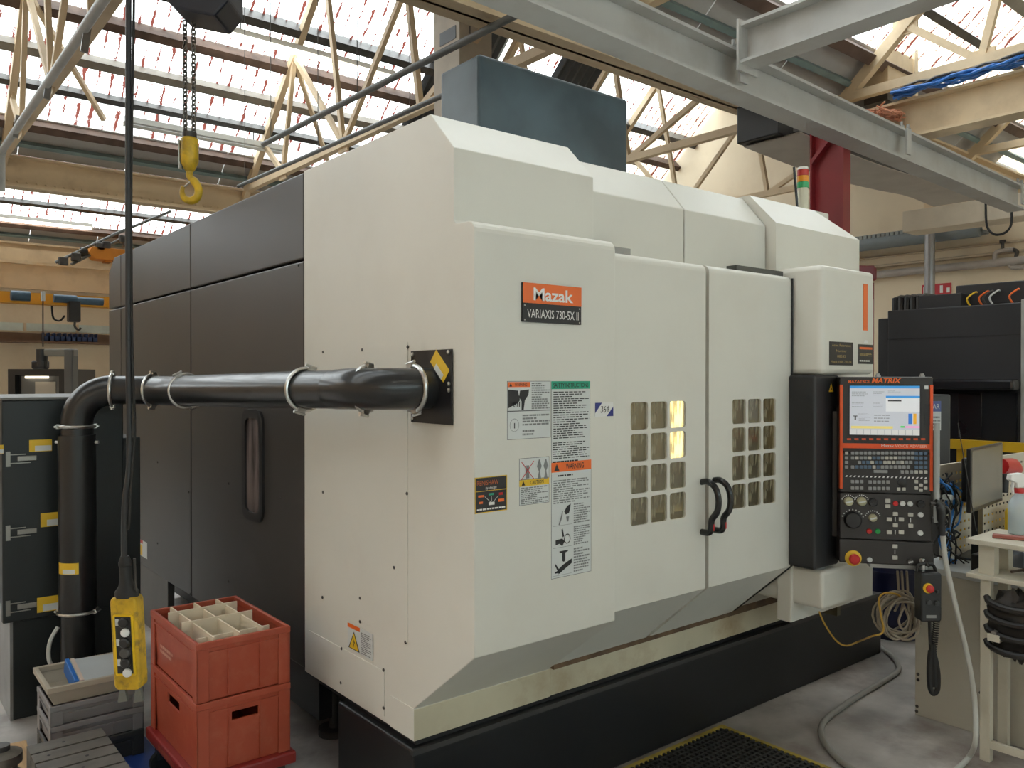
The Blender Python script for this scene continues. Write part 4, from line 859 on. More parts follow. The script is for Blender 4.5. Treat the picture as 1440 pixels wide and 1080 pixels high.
r = pk((35, 529), (66, 532)); MB(FK.mx(0)).box((r[0], r[1], -0.03), (r[2], r[3], 0.0)).build('console_lamp', mat('console_lamp', (1, 0.9, 0.7), 0.5, var=0, emit=1.5), t)
r = pk((47, 537), (76, 555)); MB(FK.mx(0)).box((r[0], r[1], -0.03), (r[2], r[3], -0.025)).build('notice', mat('notice_beige', (0.45, 0.40, 0.32), 0.6), t)
r = pk((93, 491), (106, 720)); MB(FK.mx(0)).box((r[0], -c.z, -0.06), (r[2], r[3], 0.04)).build('arm_post', mat('arm_grey', (0.12, 0.12, 0.115), 0.45), t, bevel=0.01)
r = pk((55, 491), (106, 501)); MB(FK.mx(0)).box((r[0], r[1], -0.04), (r[2], r[3], 0.03)).build('arm', mat('arm_grey2', (0.22, 0.215, 0.19), 0.45), t, bevel=0.008)
r = pk((52, 491), (66, 515)); MB(FK.mx(0)).cyl(((r[0] + r[2]) / 2, r[1], 0), ((r[0] + r[2]) / 2, r[3], 0), 0.045).build('arm_joint', BLACKP, t, smooth=True)
r = pk((47, 507), (66, 519)); MB(FK.mx(0)).box((r[0], r[1], -0.05), (r[2], r[3], 0.04)).build('arm_joint', BLACKP, t, bevel=0.015)

# ================================================================ chain hoist, its hook and pendant
dH = 4.25
HC = atD(290, 12, dH); hx, hy = HC.x, HC.y
t = thing('chain_hoist', 'dark electric chain hoist hanging above the charcoal side panels', 'hoist', (hx, hy, HC.z))
FH = Frame(HC, RT)
mp_ = FH.mx(0)
HB = mat('hoist_dark', (0.022, 0.026, 0.04), 0.35, var=0.2)
def ph(x, y): return FH.uv(x, y)
b = [ph(251, 0), ph(333, 0)]
MB(mp_).prism([(ph(250, 20)[0], ph(250, 18)[1], -0.1), (ph(261, 28)[0], ph(261, 28)[1], -0.1), (ph(315, 39)[0], ph(315, 39)[1], -0.1), (ph(334, 20)[0], ph(334, 17)[1], -0.1), (ph(333, -20)[0], ph(333, -20)[1], -0.1), (ph(250, -20)[0], ph(250, -20)[1], -0.1)], (0, 0, 0.24)).build('motor_housing', HB, t, bevel=0.012)
MB(mp_).box((-0.05, 0.1, -0.05), (0.05, 0.24, 0.09)).build('suspension_block', DARKSTEEL, t)
hz = HC.z + 0.22
rb = thing('hoist_runway_beam', 'steel runway beam that carries the chain hoist', 'beam', (hx, hy, hz))
MB().ibeam((hx, hy - 5.2, hz + 0.09), (hx, hy + 0.25, hz + 0.09), 0.10, 0.18, 0.012).build('beam', GREYB, rb)
for yy in (hy - 5.1, hy - 2.2, hy + 0.15):
    MB().bar((hx, yy, hz + 0.17), (hx, yy, ZV + (0.3 if yy > 1 else 1.0)), 0.03, 0.06).build('hanger', GREYB, rb)
# chain: real links, two falls
hk = atD(266, 192, dH); zt_ = atD(266, 33, dH).z; zb_ = hk.z
lnk = MB(); L_, W_, r_ = 0.030, 0.021, 0.0042
link = MB().tube([(W_ / 2 * math.cos(R(a)) * 1.0, 0, (L_ / 2 - W_ / 2) * (1 if math.sin(R(a)) > 0 else -1) + W_ / 2 * math.sin(R(a))) for a in range(15, 375, 30)], r_, 6, closed=True).build('chain_link', mat('chain_steel', (0.20, 0.19, 0.17), 0.4, 0.8), t, smooth=True)
mxs = []; pitch = (L_ - 2 * r_) * 1.0
for s in (-0.022, 0.022):
    z = zt_; k = 0
    while z > zb_ + 0.02:
        mxs.append(MX.Translation(V((hx, hy, 0)) + RT * ((hk - HC).dot(RT) + s) + V((0, 0, z))) @ MX.Rotation(R(90 * (k % 2) + 20), 4, 'Z')); z -= pitch; k += 1
link.matrix_basis = mxs[0]; copies(link, t, mxs[1:])
HY = mat('hook_yellow', (0.62, 0.40, 0.02), 0.38, var=0.35, vs=14, dirt=(0.16, 0.12, 0.05), dirt_amt=0.6, dirt_scale=12)
hb = V((hx, hy, 0)) + RT * ((hk - HC).dot(RT)); sc_ = dH / FPX
blk = MB(); blk.lathe([(0.03, 0), (0.042, -0.012), (0.045, -0.05), (0.045, -0.13), (0.03, -0.165), (0.02, -0.18)], hb + V((0, 0, zb_)), (0, 0, 1), 18)
hkb = blk.build('hook_block', HY, t, smooth=True)
MB().cyl(hb + V((0, 0, zb_ - 0.005)), hb + V((0, 0, zb_ + 0.022)), 0.036, n=16).build('block_collar', DARKSTEEL, t, smooth=True)
MB().bar(hb + V((0, 0, zb_ - 0.02)) - RT * 0.047 - FW * 0.012, hb + V((0, 0, zb_ - 0.17)) - RT * 0.045 - FW * 0.012, 0.006, 0.03, FW).build('block_label', PAPER, t)
hp = [(0.0, -0.16), (0.0, -0.205), (0.018, -0.225), (0.04, -0.255), (0.046, -0.285), (0.035, -0.318), (0.005, -0.332), (-0.028, -0.318), (-0.04, -0.285), (-0.034, -0.258)]
MB().tube(bez([hb + RT * x + V((0, 0, zb_ + z)) for x, z in hp], 5), [0.017] * 10 + [0.021] * 20 + [0.020 - 0.0007 * k for k in range(16)], 12).build('hook', HY, t, smooth=True)
MB().bar(hb + RT * 0.012 + V((0, 0, zb_ - 0.225)), hb - RT * 0.03 + V((0, 0, zb_ - 0.262)), 0.012, 0.006).build('safety_latch', CHROME, t)
# pendant control on its long cable
dP = 2.42
pc = atD(181, 902, dP)
t = thing('hoist_pendant', 'worn yellow push-button pendant hanging on a long black cable', 'pendant', (pc.x, pc.y, 0.6))
cab = [atD(185, -260, dP), atD(184, 0, dP), atD(182.5, 250, dP), atD(182, 480, dP), atD(183, 600, dP), atD(182, 660, dP), atD(177, 700, dP), atD(175, 740, dP), atD(175, 783, dP)]
for k in range(len(cab)): cab[k] = V((pc.x, pc.y, cab[k].z)) + RT * (cab[k] - pc).dot(RT)
cable = MB().tube(bez(cab, 6), 0.0085, 10).build('cable', mat('cable_black', (0.022, 0.023, 0.025), 0.45), t, smooth=True)
# strain wire beside the cable
MB().tube(bez([q + RT * (0.012 + 0.004 * math.sin(i * 2)) for i, q in enumerate(cab[:6])] + [atD(181, 745, dP)], 5), 0.004, 6).build('strain_cord', RUBBER, t, smooth=True)
FPd = Frame(pc, (RT - FW * 0.0), V((0, 0, 1)) - RT * 0.05)
mp_ = FPd.mx(0); qd = lambda x, y: FPd.uv(x, y)
r = px_rect(FPd, (160, 838), (202, 966)); w2 = 0.0385; h2 = (r[3] - r[1]) / 2; cy0 = (r[1] + r[3]) / 2
PY = mat('pendant_yellow', (0.62, 0.38, 0.015), 0.42, var=0.3, vs=16, dirt=(0.10, 0.07, 0.03), dirt_amt=0.9, dirt_scale=26)
body = MB(mp_).prism([(a, b + cy0, -0.03) for a, b in rrect(-w2, -h2, w2, h2, 0.016)], (0, 0, 0.055)).build('housing', PY, t, bevel=0.007, seg=3)
MB(mp_).prism([(a, b + cy0, 0.0245) for a, b in rrect(-w2 + 0.009, -h2 + 0.045, w2 - 0.009, h2 - 0.05, 0.006)], (0, 0, 0.004)).build('face_rim', mat('pendant_bright', (0.85, 0.55, 0.01), 0.4, var=0.15, vs=30), t)
MB(mp_).box((-0.023, cy0 - h2 + 0.052, 0.0285), (0.023, cy0 + h2 - 0.056, 0.0295)).build('key_field', INK, t)
nb = 6
for k in range(nb):
    z0 = cy0 + h2 - 0.072 - k * 0.0295
    if k in (1, 5): MB(mp_).lathe([(0.013, 0), (0.012, 0.006), (0.009, 0.008)], (0.006, z0, 0.0295), (0, 0, 1), 16).build('push_button', LIGHTINK, t, smooth=True)
    else: MB(mp_).lathe([(0.015, 0), (0.0145, 0.009), (0.011, 0.012)], (0.004, z0, 0.0295), (0, 0, 1), 16).build('push_button', BLACKP if k != 3 else mat('button_grey', (0.07, 0.065, 0.06), 0.5), t, smooth=True)
    if k in (0, 2, 4): MB(mp_).box((-0.022, z0 - 0.010, 0.0296), (-0.012, z0 + 0.010, 0.0300)).build('button_label', PAPER, t)
nk = MB(mp_); nk.lathe([(0.034, 0), (0.034, 0.014), (0.022, 0.03), (0.018, 0.05), (0.017, 0.09), (0.019, 0.092), (0.019, 0.10), (0.012, 0.12)], (0, cy0 + h2 - 0.004, -0.004), (0, 1, 0), 14)
nk.build('cable_gland', RUBBER, t, smooth=True)
MB(mp_).tube([(0.03, cy0 + h2 + 0.01, 0), (0.03, cy0 + h2 + 0.11, 0)], 0.004, 6).build('strain_eye', DARKSTEEL, t)
for s in (-0.022, 0.024): MB(mp_).prism([(s - 0.014, cy0 - h2 - 0.04, 0), (s + 0.014, cy0 - h2 - 0.036, 0), (s + 0.008, cy0 - h2 + 0.004, 0), (s - 0.006, cy0 - h2 + 0.004, 0)], (0, 0, 0.012)).build('rubber_flap', mat('flap_grey', (0.15, 0.15, 0.13), 0.6), t)
zz = cab[0].z
ft = thing('festoon_rail', 'thin steel rail from which the pendant cable hangs', 'rail', (pc.x, pc.y, zz))
MB().bar((pc.x + 0.01, -1.5, zz + 0.02), (pc.x + 0.01, 2.8, zz + 0.02), 0.04, 0.04).build('rail', STEEL, ft)
for yy in (-1.0, 1.0): MB().bar((pc.x + 0.01, yy, zz + 0.03), (pc.x + 0.01, yy, ZV + (yy - RY0 + RP) * GRUN * GS / (RP - GRUN)), 0.02, 0.04).build('hanger', STEEL, ft)

# ================================================================ red crates on a dolly
RX0, RX1, RY0_, RY1 = 0.951, 1.299, 2.93, 3.485
RC = mat('red_crate', (0.40, 0.072, 0.034), 0.42, var=0.06, vs=5, bump=0.03, bs=90, dirt=(0.52, 0.18, 0.10), dirt_amt=0.35, dirt_scale=14)
def crate(label, x0, y0, x1, y1, z0, z1, m, cat='crate', slot=None, taper=0.008, ribs=3, panel_ribs=True, grp=None, wall=0.006, rim=0.016, hole_col=None):
    t = thing('storage_crate', label, cat, ((x0 + x1) / 2, (y0 + y1) / 2, z0), 0, grp)
    cx, cy = (x0 + x1) / 2, (y0 + y1) / 2
    def ring(zz, inset): return [(x0 + inset, y0 + inset, zz), (x1 - inset, y0 + inset, zz), (x1 - inset, y1 - inset, zz), (x0 + inset, y1 - inset, zz)]
    zr = z1 - 0.024
    A = ring(z0, taper + 0.004); B = ring(zr, 0.004); Ci = ring(zr, 0.004 + wall); Di = ring(z0 + wall, taper + 0.004 + wall)
    b = MB(); 
    sl = slot or {}
    # walls as solid slabs, a hand slot cut where the photo shows one
    sides = [(A[0], A[1], B[1], B[0], Di[0], Di[1], Ci[1], Ci[0], '-y'), (A[3], A[0], B[0], B[3], Di[3], Di[0], Ci[0], Ci[3], '-x'), (A[1], A[2], B[2], B[1], Di[1], Di[2], Ci[2], Ci[1], '+x'), (A[2], A[3], B[3], B[2], Di[2], Di[3], Ci[3], Ci[2], '+y')]
    for a, a2, c2, c, d, d2, e2, e, nm in sides:
        a, a2, c2, c, d, d2, e2, e = [V(q) for q in (a, a2, c2, c, d, d2, e2, e)]
        if nm in sl:
            u0, u1, v0, v1 = sl[nm]
            def P(u, v, inn): 
                q0, q1, q2, q3 = (d, d2, e2, e) if inn else (a, a2, c2, c)
                return (q0 * (1 - u) + q1 * u) * (1 - v) + (q3 * (1 - u) + q2 * u) * v
            us = [0, u0, u1, 1]; vv = [0, v0, v1, 1]
            for i in range(3):
                for j in range(3):
                    if i == 1 and j == 1: continue
                    b.add([P(us[i], vv[j], 0), P(us[i + 1], vv[j], 0), P(us[i + 1], vv[j + 1], 0), P(us[i], vv[j + 1], 0), P(us[i], vv[j], 1), P(us[i + 1], vv[j], 1), P(us[i + 1], vv[j + 1], 1), P(us[i], vv[j + 1], 1)], [(0, 1, 2, 3), (7, 6, 5, 4)])
            h = [P(u0, v0, 0), P(u1, v0, 0), P(u1, v1, 0), P(u0, v1, 0), P(u0, v0, 1), P(u1, v0, 1), P(u1, v1, 1), P(u0, v1, 1)]
            b.add(h, [(0, 4, 5, 1), (1, 5, 6, 2), (2, 6, 7, 3), (3, 7, 4, 0)])
        else:
            b.add([a, a2, c2, c, d, d2, e2, e], [(0, 1, 2, 3), (7, 6, 5, 4)])
    b.add(A + Di, [(0, 3, 2, 1), (4, 5, 6, 7)])
    b.build('shell', m, t)
    rm = MB()
    for zz in ((zr, z1),):
        o = ring(zz[0], -0.002); o2 = ring(zz[1], -0.002); i_ = ring(zz[0], rim - 0.004); i2 = ring(zz[1], rim - 0.004)
        rm.add(o + o2 + i_ + i2, [f for k in range(4) for f in ((k, (k + 1) % 4, (k + 1) % 4 + 4, k + 4), (k + 4, (k + 1) % 4 + 4, (k + 1) % 4 + 12, k + 12), (k + 12, (k + 1) % 4 + 12, (k + 1) % 4 + 8, k + 8), (k + 8, (k + 1) % 4 + 8, (k + 1) % 4, k))])
    rm.build('rim', m, t, bevel=0.003)
    if panel_ribs:
        for s, (px, py) in enumerate(((x0, y0), (x1, y0), (x1, y1), (x0, y1))):
            sx = 1 if px == x0 else -1; sy = 1 if py == y0 else -1
            w_ = 0.045
            rb_ = MB(); rb_.box((px - 0.001 * sx + 0.0, py, z0), (px + sx * w_, py + sy * 0.006, zr)); rb_.box((px, py, z0), (px + sx * 0.006, py + sy * w_, zr)); rb_.build('corner_post', m, t, bevel=0.002)
        for yy, sg in ((y0, -1),):
            for f in (0.33, 0.67)[: ribs - 1]: MB().box((x0 + (x1 - x0) * f - 0.002, y0 + 0.001, z0 + 0.01), (x0 + (x1 - x0) * f + 0.002, y0 + 0.010, zr)).build('rib', m, t)
        MB().box((x0 + 0.002, y0 + 0.0005, zr - 0.02), (x1 - 0.002, y0 + 0.008, zr - 0.014)).build('ledge', m, t); MB().box((x0 + 0.0005, y0 + 0.002, zr - 0.02), (x0 + 0.008, y1 - 0.002, zr - 0.014)).build('ledge', m, t)
    return t
lower = crate('deep red plastic crate on the wheeled dolly under the divided crate', RX0, RY0_, RX1, RY1, 0.187, 0.445, RC, slot={'-y': (0.36, 0.66, 0.72, 0.86), '-x': (0.36, 0.62, 0.68, 0.85)})
upper = crate('red plastic crate holding white dividers on top of the deep red crate', RX0, RY0_, RX1, RY1, 0.447, 0.66, RC, slot=None)
FU = Frame((RX0, RY1, 0), (0, -1, 0)); f = FU.mx(0.0005)
small_print(upper, FU, 0.13, 0.52, 0.30, 0.56, 2, mat('pink_print', (0.6, 0.3, 0.22), 0.6), 0.0012, seed=41, name='stencilled_text')
t = thing('crate_divider', 'white interlocking divider boards standing in the red crate', 'divider', ((RX0 + RX1) / 2, (RY0_ + RY1) / 2, 0.455))
DV = mat('divider_white', (0.80, 0.70, 0.54), 0.55, var=0.05)
zt2 = 0.675; 
for fy in (0.10, 0.40, 0.70): MB().box((RX0 + 0.025, RY0_ + 0.02 + (RY1 - RY0_) * fy, 0.46), (RX1 - 0.05, RY0_ + 0.026 + (RY1 - RY0_) * fy, zt2 - 0.02 * (fy == 0.1))).build('cross_board', DV, t)
for fx in (0.13, 0.40, 0.66): MB().box((RX0 + 0.02 + (RX1 - RX0) * fx, RY0_ + 0.02, 0.46), (RX0 + 0.026 + (RX1 - RX0) * fx, RY1 - 0.03, zt2 - 0.008)).build('long_board', DV, t)
t = thing('crate_dolly', 'dark red wheeled dolly under the stacked red crates', 'dolly', ((RX0 + RX1) / 2, (RY0_ + RY1) / 2, 0))
DR = mat('dolly_red', (0.26, 0.022, 0.018), 0.4, var=0.08)
MB().box((RX0 - 0.018, RY0_ - 0.018, 0.14), (RX1 + 0.018, RY1 + 0.018, 0.186)).build('deck', DR, t, bevel=0.008)
small_print(t, Frame((RX0 - 0.018, RY1, 0), (0, -1, 0)), 0.16, 0.148, 0.36, 0.172, 1, RC, 0.001, 0.8, seed=43, name='moulded_text')
for xx in (RX0 + 0.03, RX1 - 0.03):
    for yy in (RY0_ + 0.04, RY1 - 0.03):
        c = MB(); c.cyl((xx, yy - 0.012, 0.045), (xx, yy + 0.012, 0.045), 0.045, n=18); cs = c.build('caster', RUBBER, t, smooth=True)
        MB().box((xx - 0.02, yy - 0.02, 0.06), (xx + 0.02, yy + 0.02, 0.14)).build('fork', mat('fork_dark', (0.05, 0.05, 0.05), 0.4, 0.5), cs, bevel=0.004)
# ================================================================ grey crates, tools and boards on the floor
GX0, GX1, GY0, GY1 = 0.622, 0.972, 3.672, 3.962
G1 = mat('crate_grey', (0.235, 0.225, 0.225), 0.5, var=0.08, vs=6); G2 = mat('crate_cream', (0.43, 0.375, 0.29), 0.5, var=0.08, vs=6); G3 = mat('crate_dark', (0.035, 0.037, 0.035), 0.5, var=0.1)
crate('dark grey plastic crate at the bottom of the small crate stack', GX0, GY0, GX1, GY1, 0.006, 0.112, G3, rim=0.012)
crate('grey ribbed plastic crate resting on the dark bottom crate', GX0, GY0, GX1, GY1, 0.113, 0.207, G1, rim=0.012, ribs=3)
crate('grey smooth plastic crate directly under the cream open crate', GX0, GY0, GX1, GY1, 0.208, 0.289, G1, rim=0.012, ribs=1)
crate('cream open plastic crate on top of the small crate stack', GX0 - 0.012, GY0 - 0.012, GX1 + 0.012, GY1 + 0.012, 0.290, 0.368, G2, rim=0.02, taper=0.022, panel_ribs=False)
FG = Frame((GX0, GY0 - 0.012, 0), (1, 0, 0))
t = thing('boxed_tray', 'pale tray with blue edges leaning inside the cream crate', 'tray', (0.82, 3.82, 0.33))
fr = MX.Translation(V((0.728, 3.70, 0.313))) @ MX.Rotation(R(3), 4, 'Y') @ MX.Rotation(R(9), 4, 'X')
MB(fr).box((0, 0, 0), (0.215, 0.21, 0.05)).build('tray', mat('tray_pale', (0.50, 0.53, 0.54), 0.4, var=0.06), t, bevel=0.004)
MB(fr).box((-0.018, 0, -0.004), (-0.001, 0.21, 0.056)).build('blue_side', BLUEPL, t, bevel=0.003)
MB(fr).box((0.004, 0.0, 0.0505), (0.018, 0.21, 0.053)).build('tape_strip', mat('tape_pink', (0.68, 0.55, 0.47), 0.6), t)
MB(fr).box((0.19, 0.0, 0.0505), (0.214, 0.21, 0.054)).build('blue_edge', BLUEPL, t)
o = MB().box((0.70, 3.05, 0.0), (1.02, 3.985, 0.005)).build('floor_sheet', mat('blue_sheet', (0.02, 0.05, 0.21), 0.45, var=0.1)); tag(o, 'dark blue sheet on the floor under the small crate stack', 'sheet')
# slotted cast-iron block
a = onZ(172, 1057, 0.25); b = onZ(137, 1022, 0.25); c = onZ(40, 1055, 0.25)
TX0, TX1, TY1 = c.x, (a.x + b.x) / 2, b.y - 0.02; TY0 = TY1 - 0.44
IRON = mat('cast_iron', (0.135, 0.122, 0.105), 0.5, 0.3, var=0.22, vs=12, bump=0.05, bs=150)
t = thing('slotted_block', 'grey-brown cast iron block with T-slots in front of the crates', 'block', ((TX0 + TX1) / 2, (TY0 + TY1) / 2, 0.005))
n = 5; wy = (TY1 - TY0) / n
prof = [(TY0, 0.006), (TY1, 0.006), (TY1, 0.25)]
for k in range(n - 1, 0, -1):
    y = TY0 + wy * k
    prof += [(y + 0.006, 0.25), (y + 0.006, 0.225), (y + 0.012, 0.225), (y + 0.012, 0.205), (y - 0.012, 0.205), (y - 0.012, 0.225), (y - 0.006, 0.225), (y - 0.006, 0.25)]
prof += [(TY0, 0.25)]
MB().prism([(TX0, y, z) for y, z in prof], (TX1 - TX0, 0, 0)).build('block', IRON, t)
for fx, k in ((0.45, 4.5), (0.2, 3.5), (0.62, 2.5), (0.5, 1.5)): MB().lathe([(0.006, 0), (0.006, 0.001)], (TX0 + (TX1 - TX0) * fx, TY0 + wy * k, 0.25), (0, 0, 1), 8).build('bolt_hole', INK, t)
o = MB(MX.Translation(V((0.475, 3.80, 0.0))) @ MX.Rotation(R(-5), 4, 'Z')).box((-0.10, -0.31, 0), (0.10, 0.31, 0.018)).build('plywood_board', mat('plywood', (0.50, 0.31, 0.14), 0.6, var=0.2, vs=6, stretch=(8, 1, 1)), bevel=0.002); tag(o, 'bare plywood board lying on the floor beside the slotted block', 'board')
t = thing('steel_roller', 'dull steel ribbed roller standing on the plywood board', 'roller', (0.455, 3.68, 0.018))
MB().lathe([(0.065, 0), (0.07, 0.01), (0.07, 0.05), (0.055, 0.06), (0.055, 0.085), (0.072, 0.095), (0.072, 0.13), (0.05, 0.14), (0.04, 0.145)], (0.455, 3.68, 0.0185), (0, 0, 1), 28).build('roller', mat('dull_iron', (0.2, 0.18, 0.155), 0.45, 0.6, var=0.3, vs=10), t, smooth=True)
MB().lathe([(0.03, 0), (0.03, 0.02)], (0.455, 3.68, 0.1635), (0, 0, 1), 16).build('hub', DARKSTEEL, t, smooth=True)

# ================================================================ travelling crane and shelves at the back wall
Yc = 17.6
t = thing('runway_girder', 'deep cream girder across the back above the yellow crane', 'girder', (2, Yc, 3.3))
z1 = onY(0, 369, Yc).z; z0 = onY(0, 404, Yc).z
MB().box((XL, Yc, z0), (9, Yc + 0.12, z1)).build('web', CREAM, t); MB().box((XL, Yc - 0.08, z1), (9, Yc + 0.2, z1 + 0.04)).build('top_flange', CREAM, t)
Yk = 17.0
t = thing('travelling_crane', 'yellow travelling crane beam with blue hoist motor by the back wall', 'crane', (3, Yk, 3))
z1 = onY(0, 409, Yk).z; z0 = onY(0, 422, Yk).z
MB().box((-3, Yk, z0), (7, Yk + 0.16, z1)).build('beam', YELLOWP, t)
MB().box((-3, Yk - 0.06, z0 - 0.04), (7, Yk + 0.22, z0)).build('bottom_flange', YELLOWP, t)
BLM = mat('motor_blue', (0.05, 0.10, 0.15), 0.45, var=0.15)
a = onY(72, 415, Yk); b = onY(104, 428, Yk)
hm = MB().cyl((a.x, Yk - 0.22, (a.z + b.z) / 2), (b.x, Yk - 0.22, (a.z + b.z) / 2), abs(a.z - b.z) / 2, n=16).build('hoist_motor', BLM, t, smooth=True)
MB().cyl((b.x, Yk - 0.22, (a.z + b.z) / 2 - 0.02), (b.x + 0.45, Yk - 0.22, (a.z + b.z) / 2 - 0.02), 0.07, n=14).build('hoist_drum', BLM, t, smooth=True)
a = onY(13, 412, Yk); b = onY(40, 422, Yk); MB().cyl((a.x, Yk - 0.16, (a.z + b.z) / 2), (b.x, Yk - 0.16, (a.z + b.z) / 2), 0.09, n=14).build('travel_motor', BLM, t, smooth=True)
a = onY(92, 432, Yk); b = onY(109, 454, Yk); MB().box((a.x, Yk - 0.3, b.z), (b.x, Yk - 0.1, a.z + 0.1)).build('hook_block', BLACKP, t, bevel=0.02)
a = onY(102, 454, Yk); MB().tube(bez([(a.x, Yk - 0.2, a.z), (a.x, Yk - 0.2, a.z - 0.08), (a.x + 0.06, Yk - 0.2, a.z - 0.14), (a.x + 0.1, Yk - 0.2, a.z - 0.1)], 4), 0.02, 8).build('hook', DARKSTEEL, t, smooth=True)
MB().tube(bez([onY(73, 430, Yk - 0.25), onY(75, 447, Yk - 0.25), onY(84, 451, Yk - 0.25), onY(91, 444, Yk - 0.25)], 5), 0.018, 6).build('power_cable', RUBBER, t, smooth=True)
a = onY(59, 412, Yk); b = onY(59, 488, Yk); MB().cyl((a.x, Yk - 0.1, a.z), (b.x, Yk - 0.1, b.z), 0.012, n=6).build('pendant_wire', DARKSTEEL, t); MB().box((a.x - 0.03, Yk - 0.14, a.z - 0.15), (a.x + 0.03, Yk - 0.06, a.z + 0.02)).build('wire_clamp', PAPER, t)
# orange end carriage with linkages above the charcoal panels
Ye = 17.5
a = onY(125, 346, Ye); b = onY(182, 378, Ye); b.z = onY(0, 369, Yc).z + 0.22

t = thing('crane_carriage', 'orange crane end carriage with grey pipe linkages above the machine back', 'carriage', (a.x, Ye, b.z))
OR2 = mat('carriage_orange', (0.60, 0.22, 0.02), 0.5, var=0.06)
MB().prism([(a.x, Ye, b.z + 0.1), (a.x + 0.12, Ye, b.z - 0.02), (b.x + 0.4, Ye, b.z - 0.02), (b.x + 0.4, Ye, a.z), (a.x + 0.06, Ye, a.z), (a.x, Ye, a.z - 0.1)], (0, 0.35, 0)).build('carriage_body', OR2, t, bevel=0.01)
MB().box((a.x + 0.3, Ye + 0.05, b.z - 0.06), (a.x + 0.42, Ye + 0.3, b.z - 0.02)).build('buffer', OR2, t)
MB().cyl((a.x - 0.12, Ye + 0.15, (a.z + b.z) / 2), (a.x, Ye + 0.15, (a.z + b.z) / 2), 0.09, n=14).build('motor', BLACKP, t, smooth=True)
for (p0, p1) in (((78, 369), (175, 323)), ((100, 372), (182, 330)), ((160, 330), (240, 297))):
    q0 = onY(*p0, Ye + 0.1); q1 = onY(*p1, Ye + 0.1); MB().tube([q0, q1], 0.028, 8).build('linkage_pipe', mat('conduit_grey', (0.16, 0.17, 0.17), 0.5), t, smooth=True)
for p0 in ((90, 366), (108, 360), (142, 346), (150, 344), (175, 335), (180, 340)):
    q0 = onY(*p0, Ye + 0.05); MB().box((q0.x - 0.09, Ye, q0.z - 0.10), (q0.x + 0.07, Ye + 0.15, q0.z + 0.06)).build('linkage_joint', DARKSTEEL, t, bevel=0.02)
# high window strip, shelf with blue bins on the back wall
YW = YBK
a = onY(0, 455, YW); b = onY(152, 466, YW)
w = struct(MB().box((a.x - 1.5, YW - 0.02, a.z - 0.13), (a.x + 2.6, YW, a.z + 0.03)).build('window_1', mat('dull_window', (0.62, 0.68, 0.62), 0.3, var=0.1)))
for k in range(5): MB().box((a.x - 1.5 + 0.95 * k, YW - 0.035, a.z - 0.13), (a.x - 1.45 + 0.95 * k, YW - 0.02, a.z + 0.03)).build('window_bar', CREAM, w)
zs = onY(0, 478, YW - 0.3).z
t = thing('wall_shelf', 'long brown wall shelf under the high window strip', 'shelf', (a.x, YW - 0.2, zs))
MB().box((a.x - 1.5, YW - 0.4, zs - 0.04), (a.x + 2.8, YW - 0.001, zs)).build('board', mat('shelf_brown', (0.16, 0.09, 0.05), 0.6, var=0.1), t)
MB().box((a.x - 1.5, YW - 0.04, zs), (a.x + 2.8, YW - 0.001, zs + 0.17)).build('back_board', mat('shelf_brown', (0.16, 0.09, 0.05), 0.6, var=0.1), t)
p0 = onY(61, 470, YW - 0.3).x; p1 = onY(137, 470, YW - 0.3).x; NB = 10
for k in range(NB):
    x = p0 + (p1 - p0) * k / NB; w_ = (p1 - p0) / NB
    b = MB(); b.box((x, YW - 0.36, zs + 0.002), (x + w_ * 0.9, YW - 0.1, zs + 0.02)); b.box((x, YW - 0.36, zs + 0.002), (x + w_ * 0.9, YW - 0.35, zs + 0.10)); b.box((x, YW - 0.36, zs), (x + 0.01, YW - 0.1, zs + 0.17)); b.box((x + w_ * 0.9 - 0.01, YW - 0.36, zs), (x + w_ * 0.9, YW - 0.1, zs + 0.17))
    tag(b.build('storage_bin', mat('bin_navy', (0.025, 0.05, 0.14), 0.5, var=0.2)), 'small navy blue storage bin on the brown wall shelf', 'bin', 'navy bins on the wall shelf')

# ================================================================ swing-out control panel
CPm = mat('panel_black', (0.030, 0.027, 0.026), 0.42, var=0.08)
TL = atD(1181, 530.5, 3.50); TR = atD(1312, 529, 3.42)
FCp = Frame((TL.x, TL.y, 0), V((TR.x - TL.x, TR.y - TL.y, 0)))
cpt = thing('control_panel', 'black swing-out control panel with orange trim, colour screen and key rows', 'control panel', (TL.x, TL.y, 0.8), 0)
C0 = FCp.mx(0)
u1, v1 = FCp.uv(1312, 529); _, v0 = FCp.uv(1250, 794); zt_p = FCp.uv(1181, 530)[1]
W = u1
def pr(a, b): return px_rect(FCp, a, b)
_, vs1 = FCp.uv(1183, 636); _, vk = FCp.uv(1183, 692); _, vc = FCp.uv(1183, 757)
MB(C0).box((0, vs1, -0.14), (W, zt_p, 0)).build('screen_housing', CPm, cpt, bevel=0.006)
MB(C0).box((0.002, vk, -0.13), (W - 0.002, vs1 - 0.004, 0.004)).build('key_housing', CPm, cpt, bevel=0.005)
MB(C0).box((0.002, vc, -0.13), (W - 0.002, vk - 0.002, 0.002)).build('switch_housing', CPm, cpt, bevel=0.004)
MB(C0).box((0, v0, -0.13), (W + 0.006, vc - 0.002, 0.005)).build('lower_housing', CPm, cpt, bevel=0.006)
MB(C0).box((-0.07, v0 + 0.1, -0.12), (0.0, zt_p - 0.15, -0.06)).build('hinge_bracket', BLACKP, cpt)
OT = mat('panel_orange', (0.78, 0.10, 0.02), 0.42, var=0.05)
